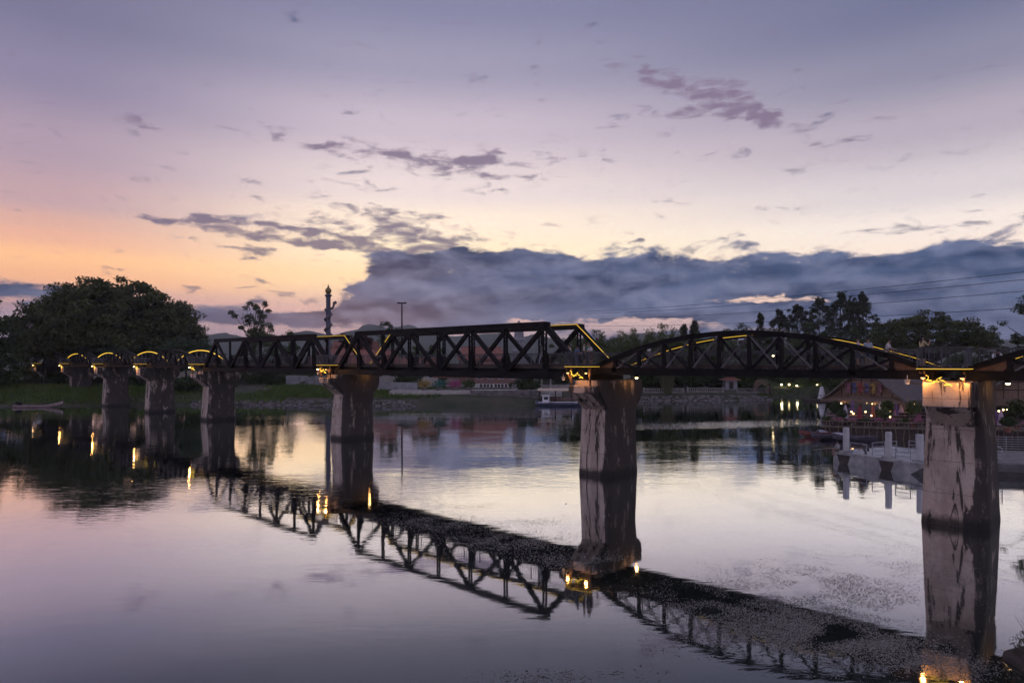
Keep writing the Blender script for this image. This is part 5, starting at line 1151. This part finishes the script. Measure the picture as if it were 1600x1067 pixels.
person('person in checked pale shirt and dark shorts at the platform rail', on_bridge(22.35,3.2), RT+2.2, 'stand', 1.66, (.40,.36,.34), (.03,.03,.04), False, grp, False, True)
person('shorter person in blue at the corner of the crowded platform', on_bridge(22.95,3.3), RT+1.4, 'lean', 1.42, (.07,.20,.38), (.08,.10,.16), False, grp)
person('person in white top walking along the middle trapezoid span', on_bridge(29.5,-.9), RT+math.pi/2, 'walk', 1.66, W_, (.10,.09,.09), False, grp)
person('person in pale trousers beside the truss on the middle span', on_bridge(28.3,.9), RT-math.pi/2, 'walk', 1.62, (.12,.13,.15), (.36,.42,.50), False, grp)
person('person in cream shirt and reddish trousers on the middle span', on_bridge(26.6,-.4), RT+math.pi/2, 'stand', 1.66, (.46,.40,.34), (.20,.08,.07), False, grp)
person('person in white top at the low end of the arched span', on_bridge(19.6,-1.0), RT+math.pi/2, 'walk', 1.62, W_, (.14,.14,.18), False, grp)
person('person in pale top and shorts behind the arched truss', on_bridge(5.2,-.6), RT-math.pi/2, 'stand', 1.66, (.48,.44,.46), (.10,.10,.14), False, grp, False, True)
person('person in light blue behind the arched truss', on_bridge(4.45,.2), RT+.4, 'stand', 1.62, (.28,.34,.42), (.07,.09,.15), False, grp, False, True)
person('person in white bending beside the arched truss', on_bridge(3.8,-1.0), RT+math.pi/2, 'lean', 1.6, W_, (.32,.24,.2), False, grp, False, True)
person('woman in yellow top and long black skirt standing on the nearest platform', on_bridge(1.25,2.45), RT+math.pi*.75, 'phone', 1.60, (.42,.36,.20), (.015,.015,.018), True, grp, True)
person('person in white sitting low beside the nearest platform', on_bridge(-1.55,.4), RT+.5, 'crouch', 1.62, W_, (.36,.34,.36), False, grp, True)
person('person in dark clothes at the photo edge on the bridge', on_bridge(-3.6,-.8), RT-math.pi/2, 'stand', 1.68, (.03,.03,.04), (.04,.04,.06), False, grp)
p = dock_pt(.42, .12); person('man in grey shirt sitting on the pontoon edge with a fishing rod', (p[0],p[1],.92), ang+math.pi-.35, 'dangle', 1.68, (.36,.37,.38), (.14,.13,.12), False, 'men on the pontoon', False, True)
mb = MB(); mb.tube([(p[0]-.25,p[1]-.35,1.22),(p[0]-1.2,p[1]-.62,1.30),(p[0]-2.6,p[1]-1.0,1.16)], [.018,.012,.006], 5); mb.build('fishing_rod', mat('rod_pale', (.5,.45,.32), (.6,.55,.42), 3, .5), None, label='thin fishing rod held out over the water from the pontoon', category='fishing rod')
p = dock_pt(2.55, .75); person('man in dark shirt crouching on the pontoon between two posts', (p[0],p[1],.92), ang+math.pi/2+.9, 'crouch', 1.7, (.10,.11,.11), (.04,.04,.05), False, 'men on the pontoon')

# ---------------------------------------------------------------- floating weed, driftwood, near shrub
def floaters(name, label, blobs, size, m, tilt=.25, ztop=.02):
    C = []
    for px, py, rx, ry, n in blobs:
        q = rng.normal(0, .5, (n, 2)); X_ = px+q[:,0]*rx; Y_ = py+q[:,1]*ry; Y_ = np.maximum(Y_, HZ+40)
        D = F*CAMH/(Y_-HZ); C.append(np.stack([(X_-800)/F*D, D, np.zeros(n)], 1))
    C = np.concatenate(C); C = C[hash_noise(C[:,:2], 1.6, 12)+hash_noise(C[:,:2], 4.5, 13)*.8+rng.uniform(-.8,.8,len(C)) > -.15]
    n = len(C); C[:,2] = rng.uniform(.004, ztop, n); th = rng.uniform(0, 6.283, n); l = size*rng.uniform(.4, 1.5, (n,1))
    t = np.stack([np.cos(th), np.sin(th), rng.normal(0, tilt, n)], 1); b = np.stack([-np.sin(th), np.cos(th), rng.normal(0, tilt, n)], 1)*.5
    V = np.stack([C-t*l/2, C+b*l/2, C+t*l/2, C-b*l/2], 1); V[:,:,2] = np.maximum(V[:,:,2], .003)
    quads(name, V, m, kind='stuff', label=label, category='water plants')
weed = mat('floating_weed', (.12,.115,.095), (.30,.285,.25), 5, .4, island=.7)
floaters('floating_weed', 'scattered floating weed in front of the nearest pier', [(1270,905,170,40,9000),(1330,950,140,45,9000),(1210,960,160,32,9000),(1120,925,110,22,3500),(1330,1010,150,36,9000),(1190,1000,130,22,4500),(1120,945,90,16,3500),(1230,980,110,18,5000),(1340,1005,110,20,6000),(1420,1030,60,18,2500),(1490,915,60,26,1800),(1390,880,80,22,1500),(1520,1045,60,25,1200)], .046, weed)
floaters('weed_mat', 'floating weed mat along the reflection of the middle span', [(690,815,90,16,4500),(800,845,110,18,5500),(900,875,90,14,3000),(830,815,70,7,600),(730,790,60,7,500)], .06, weed)
floaters('drifting_weed', 'thin drifting weed at the bottom of the picture', [(860,1056,100,10,500),(980,1050,60,12,220),(1080,1020,110,14,120),(330,835,120,12,40),(380,870,110,16,40)], .06, weed)
floaters('glint_flecks', 'pale flecks standing in for sky glints in a line across the river', [(1130,664,150,7,520),(1040,668,60,5,260),(1230,658,70,5,200),(1060,690,120,14,26),(890,690,40,12,14),(900,800,100,40,14)], .16, mat('glint_pale', (.35,.33,.32), (.55,.52,.5), 3, .8))  # pale colour stands in for sky glints on the wind ripples
# thin stick leaning against the nearest pier
A = bp_(.15, 2.75, -.3); B = bp_(-.1, 2.25, 1.05); mb = MB(); mb.tube([A, B], .02, 5); mb.build('leaning_stick', timber, None, label='thin stick leaning against the foot of the nearest pier', category='stick')
# scrubby clump on the near bank
x, y = 14.75, 18.55; root = thing('bank_scrub', 'dry scrubby clump on the near bank at the photo corner', 'shrub', (x, y, 0))
mb = MB(); mb.loft([rrect(-.9,1.0,1.1,.5,-.4), rrect(-.8,.9,1.0,.5,.12), rrect(-.5,.5,.6,.3,.42), rrect(-.2,.2,.2,.1,.52)]); mb.build('mound', mat('mud', (.03,.025,.02), (.07,.055,.045), 4, .95, 0, .8, 12), root)
C = inball(2600)*np.array([1.15,1.0,.5])+np.array([.1,0,.45]); C = C[C[:,2] > .05]; quads('foliage', leaves(C, .12, .22, .1), mat('dry_leaf', (.035,.030,.018), (.10,.085,.05), 5, .8, island=.7), root)
mb = MB()
for k in range(26):
    a = rng.uniform(0, 6.283); q = rng.uniform(.3, 1.1); mb.tube([(math.cos(a)*q*.4, math.sin(a)*q*.4, .3), (math.cos(a)*q*.8, math.sin(a)*q*.8, .75), (math.cos(a)*q*1.05, math.sin(a)*q*1.05, rng.uniform(.8,1.25))], [.012,.008,.003], 4)
mb.build('twigs', bark, root)
# ---------------------------------------------------------------- evening haze
hm = bpy.data.materials.new('evening_haze'); hm.use_nodes = True; ht = hm.node_tree; ht.nodes.clear()
pv = ht.nodes.new('ShaderNodeVolumePrincipled'); pv.inputs['Color'].default_value = (.80,.86,.95,1); pv.inputs['Density'].default_value = 0.0002; pv.inputs['Anisotropy'].default_value = .2
ho = ht.nodes.new('ShaderNodeOutputMaterial'); ht.links.new(pv.outputs[0], ho.inputs['Volume'])
mb = MB(); mb.box((0, 1000, 53), (6400, 2700, 120)); hz = mb.build('haze', hm, kind='stuff')
